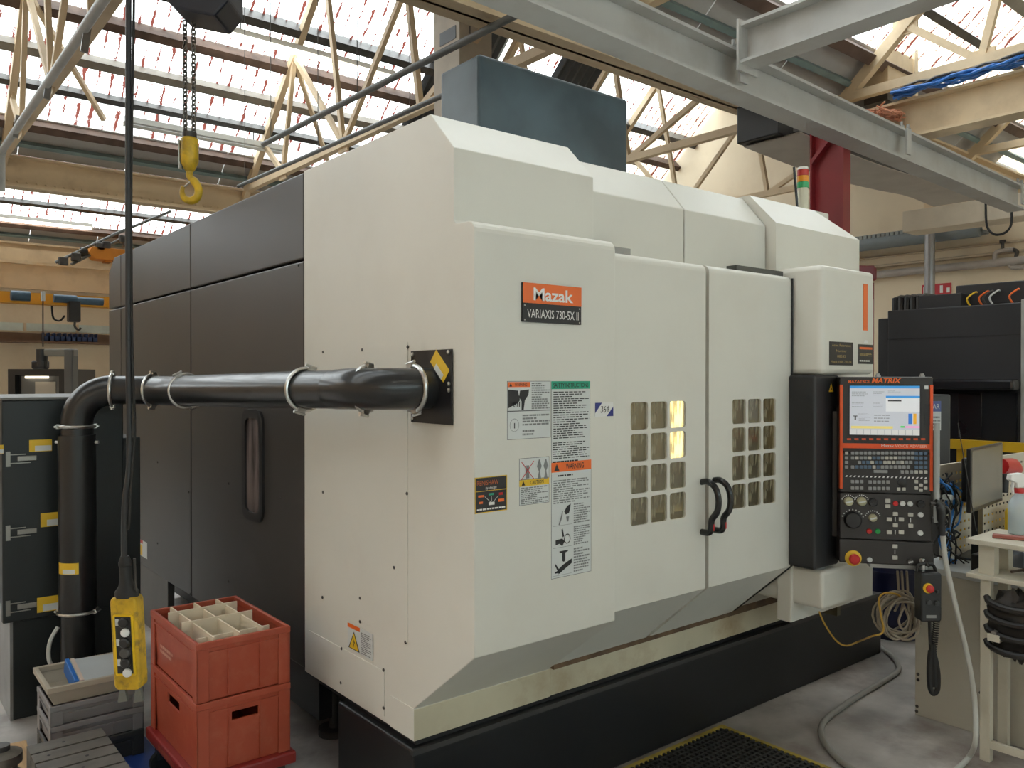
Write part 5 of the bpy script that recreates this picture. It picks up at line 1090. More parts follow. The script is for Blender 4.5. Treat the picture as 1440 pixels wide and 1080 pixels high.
for x0, x1 in ((0.0, 0.012), (W - 0.012, W)):
    MB(C0).box((x0, vs1 + 0.002, -0.02), (x1, FCp.uv(1183, 541)[1], 0.006)).build('orange_trim', OT, cpt, bevel=0.002)
    MB(C0).box((x0, FCp.uv(1183, 687)[1], -0.02), (x1, FCp.uv(1183, 634)[1], 0.008)).build('orange_trim', OT, cpt, bevel=0.002)
MB(C0).box((0, FCp.uv(1183, 630)[1], -0.001), (W, FCp.uv(1183, 623)[1], 0.006)).build('orange_trim', OT, cpt, bevel=0.002)
text(cpt, 'MAZATROL', C0, FCp.uv(1193, 538)[0], FCp.uv(1193, 538.5)[1], 0.012, ORANGE, w=0.088, off=0.001, bold=0.02)
text(cpt, 'MATRIX', C0, FCp.uv(1225.5, 538)[0], FCp.uv(1225, 538.5)[1], 0.020, ORANGE, w=0.118, off=0.001, shear=0.25, bold=0.03)
text(cpt, 'Mazak', C0, FCp.uv(1239, 628)[0], FCp.uv(1239, 628.4)[1], 0.011, PAPER, w=0.05, off=0.0068)
text(cpt, 'VOICE ADVISER', C0, FCp.uv(1258, 628)[0], FCp.uv(1258, 628.8)[1], 0.011, mat('salmon_print', (0.85, 0.45, 0.35), 0.5), w=0.125, off=0.0068, bold=0.02)
# screen
SCm = lambda n, c, e=0.17: mat('screen_' + n, c, 0.3, var=0.0, emit=e)
r = pr((1193, 541.5), (1295, 614)); MB(C0).box((r[0] - 0.004, r[1] - 0.004, -0.002), (r[2] + 0.004, r[3] + 0.004, 0.001)).build('screen_bezel', INK, cpt)
r = pr((1195, 542.5), (1293, 612.5)); scn = MB(C0).box((r[0], r[1], 0), (r[2], r[3], 0.002)).build('screen', SCm('grey', (0.60, 0.63, 0.70)), cpt, label='lit colour screen')
def sp(a, b, c, d, m, off=0.0024, n='screen_area'): q = sub(r, a, b, c, d); return MB(C0).box((q[0], q[1], 0.002), (q[2], q[3], off)).build(n, m, scn)
sp(0, 0, 1, 0.05, SCm('blue', (0.05, 0.32, 0.75))); sp(0.52, 0.2, 1, 0.52, SCm('white', (0.78, 0.80, 0.84)), 0.0026, 'dialog_box'); sp(0.52, 0.2, 1, 0.245, SCm('blue', (0.05, 0.32, 0.75)), 0.0028)
sp(0.84, 0.56, 0.895, 0.77, SCm('blue2', (0.04, 0.20, 0.65))); sp(0.91, 0.56, 0.955, 0.77, SCm('amber', (0.9, 0.45, 0.03))); sp(0.02, 0.82, 0.62, 0.87, SCm('yellow', (0.85, 0.72, 0.22))); sp(0.73, 0.81, 0.79, 0.845, SCm('green', (0.1, 0.65, 0.15))); sp(0.8, 0.81, 1, 0.85, SCm('pink', (0.9, 0.45, 0.75)))
sp(0, 0.885, 1, 0.995, SCm('pale', (0.72, 0.72, 0.72)))
for k in range(9): sp(0.1 * (k + 1), 0.885, 0.1 * (k + 1) + 0.004, 0.995, SCm('line', (0.3, 0.32, 0.36), 0.12), 0.0027, 'screen_line')
sp(0.55, 0.285, 0.74, 0.315, SCm('ink', (0.05, 0.05, 0.06), 0.05), 0.003, 'screen_text'); sp(0.05, 0.61, 0.11, 0.625, INK, 0.003, 'tool_icon'); sp(0.07, 0.61, 0.09, 0.70, INK, 0.003, 'tool_icon')
for k, q in enumerate(((0.03, 0.1, 0.26, 0.22), (0.34, 0.1, 0.5, 0.2), (0.55, 0.09, 0.75, 0.15), (0.03, 0.33, 0.24, 0.44), (0.34, 0.33, 0.5, 0.44), (0.13, 0.62, 0.3, 0.72), (0.35, 0.56, 0.78, 0.74), (0.55, 0.36, 0.75, 0.42), (0.12, 0.56, 0.3, 0.59))):
    small_print(scn, FCp, *sub(r, *q), 3, SCm('line', (0.3, 0.32, 0.36), 0.12), 0.0025, 0.3, seed=50 + k, name='screen_text')
for k in range(11):
    a = FCp.uv(1191 + 10.4 * k, 617.5); MB(C0).box((a[0], a[1] - 0.0035, 0), (a[0] + 0.016, a[1] + 0.0035, 0.004)).build('soft_key', OT, cpt)
a = FCp.uv(1303, 545); MB(C0).box((a[0] - 0.008, a[1] - 0.006, 0), (a[0] + 0.006, a[1] + 0.008, 0.004)).build('lamp_key', PAPER, cpt)
MB(C0).box((FCp.uv(1300, 590)[0], FCp.uv(1300, 598)[1], 0), (FCp.uv(1308, 590)[0], FCp.uv(1300, 568)[1], 0.002)).build('card_slot', INK, cpt)
# keys (three look-alike colours share meshes)
kd = 0.0135
kmats = {'g': mat('key_grey', (0.30, 0.31, 0.31), 0.5), 'w': mat('key_white', (0.52, 0.51, 0.46), 0.5), 'b': mat('key_blue', (0.10, 0.16, 0.24), 0.5)}
proto = {k: MB(C0).box((0, 0, 0.004), (kd, kd, 0.010)).build('key', m_, cpt, bevel=0.0015) for k, m_ in kmats.items()}
used = {k: False for k in proto}
def key(px, py, k):
    a = FCp.uv(px, py); mx = MX.Translation(FCp.ex * (a[0] - kd / 2) + FCp.ey * (a[1] - kd / 2))
    if not used[k]: proto[k].matrix_basis = mx; used[k] = True
    else: copies(proto[k], cpt, [mx])
rows = [(637.0, 'ggggggggggggggg'), (643.7, 'gwggwbbgwwwgggg'), (650.0, 'gbbwbbwwwgwgg'), (656.5, 'gbbbbwbggggggg')]
for i, (y, s) in enumerate(rows):
    n = len(s); x0 = 1198.5 if i != 2 else 1208
    for j, ch in enumerate(s): key(x0 + (6.0 * j), y, ch)
    key(1190, y, 'g' if i else 'w')
for i, y in enumerate((637.5, 644, 650.5, 657)):
    for j in range(3): key(1288 + 6.4 * j, y, 'b')
for j in range(6): key(1268 + 6.6 * j, 663.5, 'w' if j > 2 else 'g')
a = FCp.uv(1228, 664.5); MB(C0).box((a[0], a[1], 0.004), (a[0] + 0.055, a[1] + 0.012, 0.010)).build('space_key', kmats['g'], cpt, bevel=0.0015)
a = FCp.uv(1188, 671); b = FCp.uv(1305, 671)
tr_ = MB(C0).box((a[0], a[1] + 0.0015, 0.003), (b[0], a[1] + 0.009, 0.0046)).build('scale_strip', INK, cpt)
for k in range(20): MB(C0).prism([(a[0] + (b[0] - a[0]) * k / 20 + 0.001, a[1] + 0.002, 0.0047), (a[0] + (b[0] - a[0]) * k / 20 + 0.008, a[1] + 0.002, 0.0047), (a[0] + (b[0] - a[0]) * k / 20 + 0.012, a[1] + 0.0085, 0.0047), (a[0] + (b[0] - a[0]) * k / 20 + 0.005, a[1] + 0.0085, 0.0047)], (0, 0, 0.0004)).build('scale_mark', LIGHTINK, tr_)
for j in range(3): key(1198.5 + 6.3 * j, 677, 'g'); key(1198.5 + 6.3 * j, 686, 'g')
for j in range(5): key(1223 + 6.3 * j, 677.5, 'g'); key(1223 + 6.3 * j, 686.5, 'g')
for q in ((1288, 677), (1301, 677), (1294.5, 682), (1288, 686), (1294.5, 689), (1301, 686), (1263, 687.5), (1270.5, 687.5)): key(*q, 'w')
a = FCp.uv(1267.5, 678); MB(C0).lathe([(0.018, 0.004), (0.017, 0.010), (0.012, 0.012)], (a[0], a[1], 0), (0, 0, 1), 20).build('jog_dial', BLACKP, cpt, smooth=True)
def knob(px, py, rad, m_, cap=None, name='knob', h=0.018):
    a = FCp.uv(px, py); k = MB(C0).lathe([(rad, 0.002), (rad * 0.95, h * 0.7), (rad * 0.8, h), (0.001, h)], (a[0], a[1], 0), (0, 0, 1), 20).build(name, m_, cpt, smooth=True)
    if cap: MB(C0).bar((a[0] - rad * 0.7, a[1] - rad * 0.2, h + 0.003), (a[0] + rad * 0.7, a[1] + rad * 0.2, h + 0.003), 0.006, 0.006, (0, 0, 1)).build('pointer', cap, k)
    return k
KG = mat('knob_olive', (0.42, 0.40, 0.26), 0.4)
knob(1193, 705, 0.020, KG, PAPER); knob(1211.5, 705, 0.020, KG, PAPER); knob(1227, 706, 0.019, BLACKP, BLACKP)
knob(1199, 731, 0.037, BLACKP, None, 'handwheel', 0.022); knob(1227, 728, 0.017, KG, PAPER)
for cx_, cy_, rad in ((1193, 705, 0.027), (1211.5, 705, 0.027), (1227, 728, 0.03), (1199, 731, 0.044)):
    a = FCp.uv(cx_, cy_)
    for k in range(9):
        an = R(20 + 17.5 * k); MB(C0).box((a[0] + rad * math.cos(an) - 0.0022, a[1] + rad * math.sin(an) - 0.0022, 0.002), (a[0] + rad * math.cos(an) + 0.0022, a[1] + rad * math.sin(an) + 0.0022, 0.0028)).build('dial_mark', PAPER, cpt)
for q, m_ in (((1259, 708), REDPL), ((1269, 708), PAPER), ((1279.5, 708.5), PAPER), ((1222, 747), REDPL), ((1234, 747), mat('green_plastic', (0.02, 0.35, 0.08), 0.35)), ((1294.5, 724), PAPER), ((1294, 749.5), PAPER), ((1222.5, 787), PAPER)):
    knob(*q, 0.0115, m_, None, 'push_button', 0.009)
for q in ((1248, 704), (1248, 711.5), (1258.5, 722.5), (1250, 730), (1267, 730), (1258.5, 738), (1280, 723.5), (1280, 739), (1250, 748), (1267, 748), (1258, 768), (1258, 783.5)):
    a = FCp.uv(*q); MB(C0).box((a[0] - 0.010, a[1] - 0.008, 0.002), (a[0] + 0.010, a[1] + 0.008, 0.010)).build('square_key', kmats['w'], cpt, bevel=0.0015)
for q in ((1258.5, 730), (1280, 731), (1258, 775.5), (1258.5, 748)):
    a = FCp.uv(*q); MB(C0).box((a[0] - 0.0015, a[1] - 0.009, 0.002), (a[0] + 0.0015, a[1] + 0.009, 0.0062)).build('arrow_mark', PAPER, cpt)
knob(1294, 708.5, 0.017, BLACKP, BLACKP, 'key_switch'); knob(1279, 789, 0.013, DARKSTEEL, CHROME, 'key_switch')
a = FCp.uv(1296, 788); kk = MB(C0).lathe([(0.012, 0.004), (0.012, 0.012)], (a[0], a[1], 0), (0, 0, 1), 14).build('key_switch', CHROME, cpt, smooth=True); MB(C0).box((a[0] - 0.004, a[1] - 0.05, 0.012), (a[0] + 0.005, a[1] + 0.012, 0.03)).build('hanging_key', CHROME, kk)
a = FCp.uv(1199.5, 784.5)
es = MB(C0).lathe([(0.034, 0.005), (0.033, 0.009), (0.028, 0.011)], (a[0], a[1], 0), (0, 0, 1), 28).build('emergency_stop', YELLOW, cpt, smooth=True, label='red mushroom button on yellow ring'); MB(C0).lathe([(0.012, 0.01), (0.012, 0.022), (0.022, 0.024), (0.0225, 0.032), (0.017, 0.038), (0.001, 0.039)], (a[0] + 0.001, a[1], 0), (0, 0, 1), 24).build('stop_button', REDPL, es, smooth=True)
for q in (1239, 1302): 
    a = FCp.uv(q, 529); MB(C0).lathe([(0.011, 0), (0.011, 0.006), (0.007, 0.012), (0.007, 0.015)], (a[0], zt_p, -0.06), (0, 1, 0), 14).build('eye_bolt', STEEL, cpt, smooth=True)
MB(C0).box((FCp.uv(1225, 795)[0], v0 - 0.02, -0.11), (W - 0.02, v0 - 0.001, -0.02)).build('cable_plate', STEEL, cpt)
FPo = Frame((PX0, 1.88, 0), (1, 0, 0)); a = FPo.uv(1168.5, 545)
tri = MB(FPo.mx(0.0008)).prism([(a[0] - 0.02, a[1] - 0.019, 0), (a[0] + 0.02, a[1] - 0.019, 0), (a[0], a[1] + 0.018, 0)], (0, 0, 0.0006)).build('laser_triangle', YELLOW, mc); MB(FPo.mx(0.0016)).lathe([(0.005, 0), (0.004, 0.0002)], (a[0], a[1] - 0.007, 0), (0, 0, 1), 8).build('laser_mark', INK, tri)
# grey air-gun post beside the panel
pg = atD(1317.5, 595, 3.40); pgb = atD(1317.5, 735, 3.40); PXY = V((pg.x, pg.y, 0))
MB().cyl((PXY.x, PXY.y, pgb.z), (PXY.x, PXY.y, pg.z), 0.0115, n=12).build('side_tube', mat('tube_grey', (0.36, 0.38, 0.37), 0.4), cpt, smooth=True)
MB(C0).box((W - 0.005, FCp.uv(1312, 735)[1], -0.03), (W + 0.03, FCp.uv(1312, 728)[1], 0.02)).build('tube_bracket', BLACKP, cpt)
# ---- air gun and its clear hose
dG = 3.37
t = thing('air_gun', 'black air blow gun with clear hose hanging beside the control panel', 'air gun', (PXY.x, PXY.y, 0.6))
g = lambda x, y, d=dG: atD(x, y, d)
MB().tube(bez([g(1315, 706), g(1322, 712), g(1324, 730), g(1325, 753)], 5), [0.014] * 5 + [0.018] * 6 + [0.013] * 5, 12).build('gun_body', BLACKP, t, smooth=True)
MB().tube(bez([g(1330, 712), g(1336, 722), g(1334, 742)], 4), 0.006, 8).build('trigger', BLACKP, t, smooth=True)
MB().cyl(g(1308, 708), g(1316, 708), 0.008, n=8).build('hook', DARKSTEEL, t)
hz_ = [g(1326, 753), g(1330, 790), g(1341, 840, 3.36), g(1353, 890, 3.36), g(1364, 940, 3.36), g(1371, 990, 3.37), onZ(1372, 1040, 0.14), onZ(1363, 1064, 0.03), onZ(1345, 1082, 0.013), onZ(1310, 1110, 0.012)]
MB().tube(bez(hz_, 6), 0.0105, 10).build('hose', mat('clear_hose2', (0.50, 0.50, 0.46), 0.35), t, smooth=True)
# ---- hand-held pulse handset with coiled cord
t = thing('jog_handset', 'black hand-held jog handset with red stop button hanging under the panel', 'handset', (4.0, 1.7, 0.4))
dM = 3.38
pm = atD(1306, 840, dM); FM = Frame(pm, RT); M0 = FM.mx(0)
r = px_rect(FM, (1292, 804), (1321, 873))
MB(M0).prism([(a, b, -0.04) for a, b in rrect(r[0], r[1], r[2], r[3], 0.012)], (0, 0, 0.06)).build('handset_body', BLACKP, t, bevel=0.008, seg=3)
MB(M0).tube(bez([FM.uv(1293, 806) + (-0.02,), FM.uv(1296, 796) + (-0.02,), FM.uv(1314, 795) + (-0.02,), FM.uv(1320, 808) + (-0.02,)], 5), 0.007, 8).build('hanger_bow', BLACKP, t, smooth=True)
a = FM.uv(1301.5, 825.5); k = MB(M0).lathe([(0.021, 0.02), (0.020, 0.026)], (a[0], a[1], 0), (0, 0, 1), 20).build('stop_ring', YELLOW, t, smooth=True); MB(M0).lathe([(0.015, 0.026), (0.0155, 0.036), (0.010, 0.04)], (a[0] + 0.003, a[1], 0), (0, 0, 1), 18).build('stop_button', REDPL, k, smooth=True)
for q, rr in (((1302, 845), 0.011), ((1313, 846), 0.011), ((1314, 830), 0.006)):
    a = FM.uv(*q); MB(M0).lathe([(rr, 0.02), (rr * 0.9, 0.03), (0.001, 0.031)], (a[0], a[1], 0), (0, 0, 1), 16).build('selector_knob', mat('knob_dark', (0.05, 0.05, 0.05), 0.35), t, smooth=True)
a = px_rect(FM, (1299, 863), (1313, 867)); MB(M0).box((a[0], a[1], 0.02), (a[2], a[3], 0.022)).build('name_strip', STEEL, t)
cc = []; n = 22
for i in range(n * 10 + 1):
    f_ = i / (n * 10); c = atD(1319 - 7 * f_, 852 + 70 * f_, dM + 0.01); an = 2 * math.pi * i / 10
    cc.append(c + RT * 0.011 * math.cos(an) + FW * 0.011 * math.sin(an))
MB().tube(cc, 0.0028, 6).build('coiled_cord', RUBBER, t, smooth=True)
MB().tube(bez([atD(1307, 873, dM), atD(1308, 900, dM), atD(1309, 915, dM)], 4), 0.007, 8).build('cord', RUBBER, t, smooth=True)
lp = [atD(1311, 912, dM), atD(1316, 930, dM), atD(1319, 950, dM), atD(1318, 970, dM), atD(1312, 975, dM), atD(1308, 965, dM), atD(1307, 940, dM), atD(1309, 915, dM)]
MB().tube(bez(lp, 5), 0.011, 8).build('cord_loop', RUBBER, t, smooth=True)
MB().tube(bez([atD(1311, 905, dM), atD(1312, 930, dM), atD(1313, 965, dM)], 5), 0.015, 8).build('strap', RUBBER, t, smooth=True)
MB().tube([atD(1306, 797, dM), atD(1300, 788, 3.41)], 0.005, 6).build('hook_wire', DARKSTEEL, t)
# ---- coil of beige cable and yellow lead under the panel
t = thing('cable_coil', 'coiled beige cable hanging in a loop under the control panel', 'cable', (3.9, 1.9, 0.35))
CB = mat('cable_beige', (0.30, 0.26, 0.20), 0.5, var=0.15, vs=20)
rnd = random.Random(3); cc0 = atD(1264, 868, 3.56)
for k in range(11):
    rx = rnd.uniform(0.062, 0.092); rz = rnd.uniform(0.075, 0.105); ph_ = rnd.uniform(-0.3, 0.3); ox = rnd.uniform(-0.012, 0.012); oz = rnd.uniform(-0.015, 0.015); dz_ = rnd.uniform(-0.035, 0.035)
    MB().tube([cc0 + RT * (ox + rx * math.cos(2 * math.pi * i / 20)) + V((0, 0, oz + rz * math.sin(2 * math.pi * i / 20 + ph_))) + FW * (dz_ + 0.02 * math.sin(4 * math.pi * i / 20 + k)) for i in range(20)], 0.0055, 6, closed=True).build('cable_turn', CB, t, smooth=True)
for k, xx in enumerate((1262, 1268, 1275)): MB().tube(bez([atD(xx, 803, 3.54), atD(xx + 1, 820, 3.55), atD(xx + 2, 845, 3.56), atD(xx - 4 + 3 * k, 860, 3.56)], 5), 0.0055, 6).build('cable_tail', CB, t, smooth=True)
MB().tube(bez([atD(1272, 852, 3.53), atD(1264, 872, 3.52), atD(1270, 885, 3.52), atD(1278, 872, 3.53), atD(1270, 850, 3.54)], 5), 0.005, 6).build('cable_tail', CB, t, smooth=True)
o = MB().tube(bez([onY(1152, 860, 1.95), onY(1160, 878, 1.94), onY(1175, 900, 1.94), onY(1190, 908, 1.93), onY(1208, 902, 1.95), atD(1225, 895, 3.52), atD(1242, 888, 3.5), atD(1238, 860, 3.5), atD(1236, 842, 3.5), atD(1245, 834, 3.5), atD(1262, 836, 3.52), atD(1268, 842, 3.54)], 6), 0.0042, 6).build('yellow_lead', mat('lead_yellow', (0.55, 0.33, 0.05), 0.5), smooth=True); tag(o, 'thin yellow lead looping from the ledge to the cable coil', 'cable')
o = MB().tube(bez([onZ(1236, 905, 0.014), onZ(1243, 913, 0.014), onZ(1253, 921, 0.014), onZ(1262, 933, 0.014), onZ(1262, 944, 0.014), onZ(1240, 959, 0.014), onZ(1205, 980, 0.014), onZ(1170, 1004, 0.014), onZ(1156, 1020, 0.014), onZ(1156, 1036, 0.014), onZ(1168, 1056, 0.014), onZ(1190, 1076, 0.014), onZ(1225, 1098, 0.014)], 6), 0.014, 10).build('floor_hose', mat('hose_grey', (0.30, 0.29, 0.26), 0.45), smooth=True); tag(o, 'grey hose snaking across the concrete floor from the machine base', 'hose')

# ================================================================ floor mat
t = thing('floor_mat', 'black perforated rubber mat with yellow edges in front of the doors', 'mat', (2.5, 1.8, 0))
mx0, mx1, my0, my1 = 1.35, 3.10, 0.95, 2.285
MB().box((mx0, my0, 0), (mx1, my1, 0.003)).build('mat_base', INK, t)
g = MB(); ph2 = 0.028
for i in range(int((mx1 - mx0 - 0.04) / ph2)): x = mx0 + 0.025 + i * ph2; g.box((x, my0 + 0.02, 0.003), (x + 0.010, my1 - 0.02, 0.014))
for j in range(int((my1 - my0 - 0.04) / ph2)): y = my0 + 0.025 + j * ph2; g.box((mx0 + 0.02, y, 0.003), (mx1 - 0.02, y + 0.010, 0.0138))
g.build('mat_grid', mat('mat_rubber', (0.035, 0.035, 0.034), 0.55), t, kind='stuff')
EY = mat('mat_yellow', (0.42, 0.32, 0.06), 0.6, var=0.3, vs=8)
for a, b in (((mx0, my1 - 0.02, 0), (mx1, my1, 0.014)), ((mx1 - 0.02, my0, 0), (mx1, my1 - 0.02, 0.014)), ((mx0, my0, 0), (mx1 - 0.02, my0 + 0.02, 0.014))): MB().box(a, b).build('edge_strip', EY, t)

# ================================================================ bench at the right, monitor, tools
BCR = mat('bench_cream', (0.52, 0.50, 0.43), 0.5, var=0.05, vs=2, dirt=(0.3, 0.27, 0.2), dirt_amt=0.4, dirt_scale=4)
BX0 = 3.93; BYB = 1.794; BZ = 0.715
t = thing('work_bench', 'cream steel bench with pegboard back beside the control panel', 'bench', (4.8, 1.4, 0))
MB().box((BX0, 0.7, 0.0), (BX0 + 0.03, BYB, BZ - 0.03)).build('side_panel', BCR, t, bevel=0.003)
MB().box((BX0 - 0.005, 0.7, BZ - 0.03), (6.0, BYB + 0.005, BZ)).build('worktop', mat('worktop_pale', (0.50, 0.53, 0.53), 0.35, var=0.06), t, bevel=0.003)
MB().box((BX0 + 0.03, BYB - 0.02, 0.0), (6.0, BYB, BZ - 0.03)).build('back_panel', BCR, t)
MB().box((5.97, 0.7, 0.0), (6.0, BYB - 0.02, BZ - 0.03)).build('side_panel', BCR, t)
FB = Frame((BX0, BYB, 0), (0, -1, 0))
for q in ((1289, 1000), (1289.5, 993), (1291, 948), (1291, 956), (1410, 980), (1410, 989), (1379, 974)):
    p = FB.uv(*q); pp = V((BX0, BYB - p[0], p[1])); MB().lathe([(0.008, 0), (0.007, 0.003)], pp, (-1, 0, 0), 8).build('bolt', DARKSTEEL, t)
# perforated back board: slots cut through real strips
PB = mat('pegboard', (0.58, 0.55, 0.46), 0.45, var=0.05)
pz0, pz1 = BZ + 0.0, 1.17; px0_, px1_ = 4.12, 5.9; yp = BYB - 0.03
sw, sh, gx, gz = 0.026, 0.013, 0.05, 0.042
zrow = []
z = pz0 + 0.03
pb = MB()
rowz = [pz0]
nrow = int((pz1 - pz0 - 0.03) / gz)
for j in range(nrow):
    za = pz0 + 0.025 + j * gz
    pb.box((px0_, yp, rowz[-1]), (px1_, yp + 0.004, za)); rowz.append(za + sh)
    for i in range(int((px1_ - px0_) / gx)):
        xa = px0_ + i * gx; pb.box((xa, yp, za), (xa + gx - sw, yp + 0.004, za + sh))
pb.box((px0_, yp, rowz[-1]), (px1_, yp + 0.004, pz1)); pb.box((px0_, yp, pz1), (px1_, yp + 0.02, pz1 + 0.004))
pb.build('pegboard', PB, t)
# monitor
t = thing('monitor', 'black flat monitor standing on the bench in front of the pegboard', 'monitor', (4.35, 1.62, BZ))
m1 = V((4.06, 1.60, 0)); m2 = V((4.60, 1.66, 0)); zt3 = 1.6 - (630 - 531) / FPX * 3.85; FMo = Frame(m1, m2 - m1); Mo = FMo.mx(0); wM = (m2 - m1).length
z1 = zt3; z0 = z1 - 0.30
MB(Mo).box((0, z0, -0.02), (wM, z1, 0)).build('bezel', BLACKP, t, bevel=0.004); MB(Mo).box((0.014, z0 + 0.02, 0), (wM - 0.014, z1 - 0.012, 0.0012)).build('display', mat('display_off', (0.15, 0.155, 0.14), 0.22, var=0.04), t)
MB(Mo).box((0.06, z0 + 0.04, -0.06), (wM - 0.06, z1 - 0.05, -0.02)).build('back_cover', BLACKP, t, bevel=0.01); MB(Mo).box((wM / 2 - 0.04, BZ, -0.06), (wM / 2 + 0.04, z0 + 0.08, -0.03)).build('stand_neck', BLACKP, t); MB(Mo).box((wM / 2 - 0.12, BZ, -0.11), (wM / 2 + 0.12, BZ + 0.012, 0.08)).build('stand_foot', BLACKP, t, bevel=0.004)
# boxes and devices on the bench
a = onZ(1327, 797, BZ)
o = MB().box((3.96, 1.42, BZ + 0.0005), (4.19, 1.56, BZ + 0.085)).build('device_box', BLACKP, bevel=0.006); tag(o, 'flat black electronics box lying on the bench top', 'electronics')
t = thing('blue_carton', 'open blue cardboard carton of gloves on the bench', 'carton', (4.3, 1.4, BZ))
MB().box((4.24, 1.36, BZ + 0.11), (4.52, 1.50, BZ + 0.165)).build('carton', mat('carton_blue', (0.05, 0.25, 0.62), 0.5, var=0.12, vs=20), t, bevel=0.003)
MB(MX.Translation(V((4.24, 1.36, BZ + 0.165))) @ MX.Rotation(R(-20), 4, 'X')).box((0, -0.07, 0), (0.28, 0.0, 0.003)).build('flap', mat('carton_blue', (0.05, 0.25, 0.62), 0.5), t)
o = MB().box((4.20, 1.33, BZ + 0.0005), (4.56, 1.52, BZ + 0.109)).build('white_carton', mat('carton_white', (0.62, 0.64, 0.66), 0.5, var=0.05), bevel=0.004); tag(o, 'plain white carton under the blue carton on the bench', 'carton')
t = thing('yellow_toolbox', 'yellow plastic tool case with black grip on the bench by the pegboard', 'tool case', (4.85, 1.6, BZ))
MB().box((4.72, 1.52, BZ + 0.0005), (4.98, 1.70, BZ + 0.20)).build('case', mat('case_yellow', (0.82, 0.55, 0.02), 0.4, var=0.05), t, bevel=0.02); MB().box((4.80, 1.505, BZ + 0.06), (4.86, 1.5195, BZ + 0.11)).build('latch', BLACKP, t, bevel=0.004); MB().tube(bez([(4.76, 1.6, BZ + 0.19), (4.77, 1.6, BZ + 0.25), (4.85, 1.6, BZ + 0.265), (4.93, 1.6, BZ + 0.25), (4.94, 1.6, BZ + 0.19)], 4), 0.014, 8).build('grip', BLACKP, t, smooth=True)
t = thing('red_drill', 'red power tool hanging on the pegboard beyond the monitor', 'power tool', (4.9, 1.7, 1.1))
c = onY(1418, 657, 1.70); MB().tube([c + V((-0.10, 0, 0.012)), c + V((0.05, 0, 0.0)), c + V((0.12, 0, -0.02))], [0.04, 0.045, 0.03], 12).build('body', REDPL, t, smooth=True); MB().tube([c + V((-0.05, 0, 0)), c + V((-0.06, 0, -0.13))], [0.025, 0.022], 10).build('grip', BLACKP, t, smooth=True); MB().cyl(c + V((-0.02, 0, 0)), c + V((-0.02, 0.066, 0)), 0.012, n=8).build('peg', STEEL, t)
o = MB().tube([onZ(1373, 747, BZ + 0.17), atD(1347, 595, 3.8)], 0.0022, 6).build('antenna_rod', DARKSTEEL); tag(o, 'thin upright antenna rod in front of the monitor', 'antenna')
t = thing('cable_tangle', 'tangle of black plugs and cables at the pegboard left of the monitor', 'cables', (4.1, 1.7, BZ)); t['kind'] = 'stuff'
rnd = random.Random(9)
for k in range(12):
    P = [V((4.00 + rnd.uniform(0, 0.14), 1.66 + rnd.uniform(0, 0.09), 1.12 - 0.40 * i / 6 + rnd.uniform(-0.03, 0.03))) for i in range(6)] + [V((4.05 + rnd.uniform(-0.04, 0.1), 1.62 + rnd.uniform(0, 0.1), BZ + 0.006))]
    MB().tube(bez(P, 4), rnd.choice((0.0035, 0.005, 0.0045)), 6).build('cable', RUBBER if k % 4 else mat('cable_blue', (0.04, 0.22, 0.6), 0.4), t, smooth=True)
for k in range(6):
    p = V((4.04 + 0.02 * k, 1.68 + 0.015 * (k % 3), 1.02 + 0.02 * (k % 3))); MB().box(p, p + V((0.03, 0.04, 0.025))).build('plug', BLACKP if k % 3 else PAPER, t, bevel=0.004)
# white two-tier stand in front of the bench
SWm = mat('stand_white', (0.62, 0.585, 0.48), 0.42, var=0.05, vs=4, dirt=(0.35, 0.3, 0.22), dirt_amt=0.3, dirt_scale=6)
t = thing('shelf_stand', 'off-white two-tier steel stand in front of the bench', 'stand', (3.8, 1.2, 0))
SX0, SX1, SY1, SY0 = 3.655, 3.915, 1.46, 0.62
def zat(x, y): p = onX(x, y, SX0); return p.z
zA, zB, zC = zat(1360, 757), zat(1360, 805), zat(1368, 884)
MB().box((SX0, SY0, zA - 0.022), (SX1 + 0.085, SY1, zA)).build('upper_shelf', SWm, t, bevel=0.003)
MB().box((SX0, SY0, zB - 0.02), (SX1, SY1, zB)).build('lower_shelf', SWm, t, bevel=0.003)
MB().box((SX0 + 0.03, SY1 - 0.10, zB), (SX0 + 0.08, SY1 - 0.04, zA - 0.022)).build('shelf_post', SWm, t); MB().box((SX1 - 0.08, SY1 - 0.10, zB), (SX1 - 0.03, SY1 - 0.04, zA - 0.022)).build('shelf_post', SWm, t)
MB().box((SX0 + 0.02, SY1 - 0.09, 0.0), (SX0 + 0.055, SY1 - 0.05, zB - 0.02)).build('leg', SWm, t, bevel=0.002); MB().box((SX1 - 0.055, SY1 - 0.09, 0.0), (SX1 - 0.02, SY1 - 0.05, zB - 0.02)).build('leg', SWm, t, bevel=0.002)
MB().box((SX0 + 0.02, SY0 + 0.02, 0.0), (SX0 + 0.055, SY0 + 0.06, zB - 0.02)).build('leg', SWm, t); MB().box((SX1 - 0.055, SY0 + 0.02, 0.0), (SX1 - 0.02, SY0 + 0.06, zB - 0.02)).build('leg', SWm, t)
MB().box((SX0 - 0.02, SY1 - 0.14, zC - 0.03), (SX1 - 0.02, SY1 - 0.092, zC + 0.0)).build('cross_rail', SWm, t, bevel=0.002); MB().box((SX0 - 0.02, SY1 - 0.125, zC + 0.0), (SX1 - 0.02, SY1 - 0.107, zC + 0.012)).build('rail_groove', mat('alu', (0.5, 0.5, 0.48), 0.3, 0.8), t)
MB().box((SX0 + 0.02, SY0 + 0.06, 0.06), (SX0 + 0.04, SY1 - 0.09, 0.09)).build('foot_rail', SWm, t)
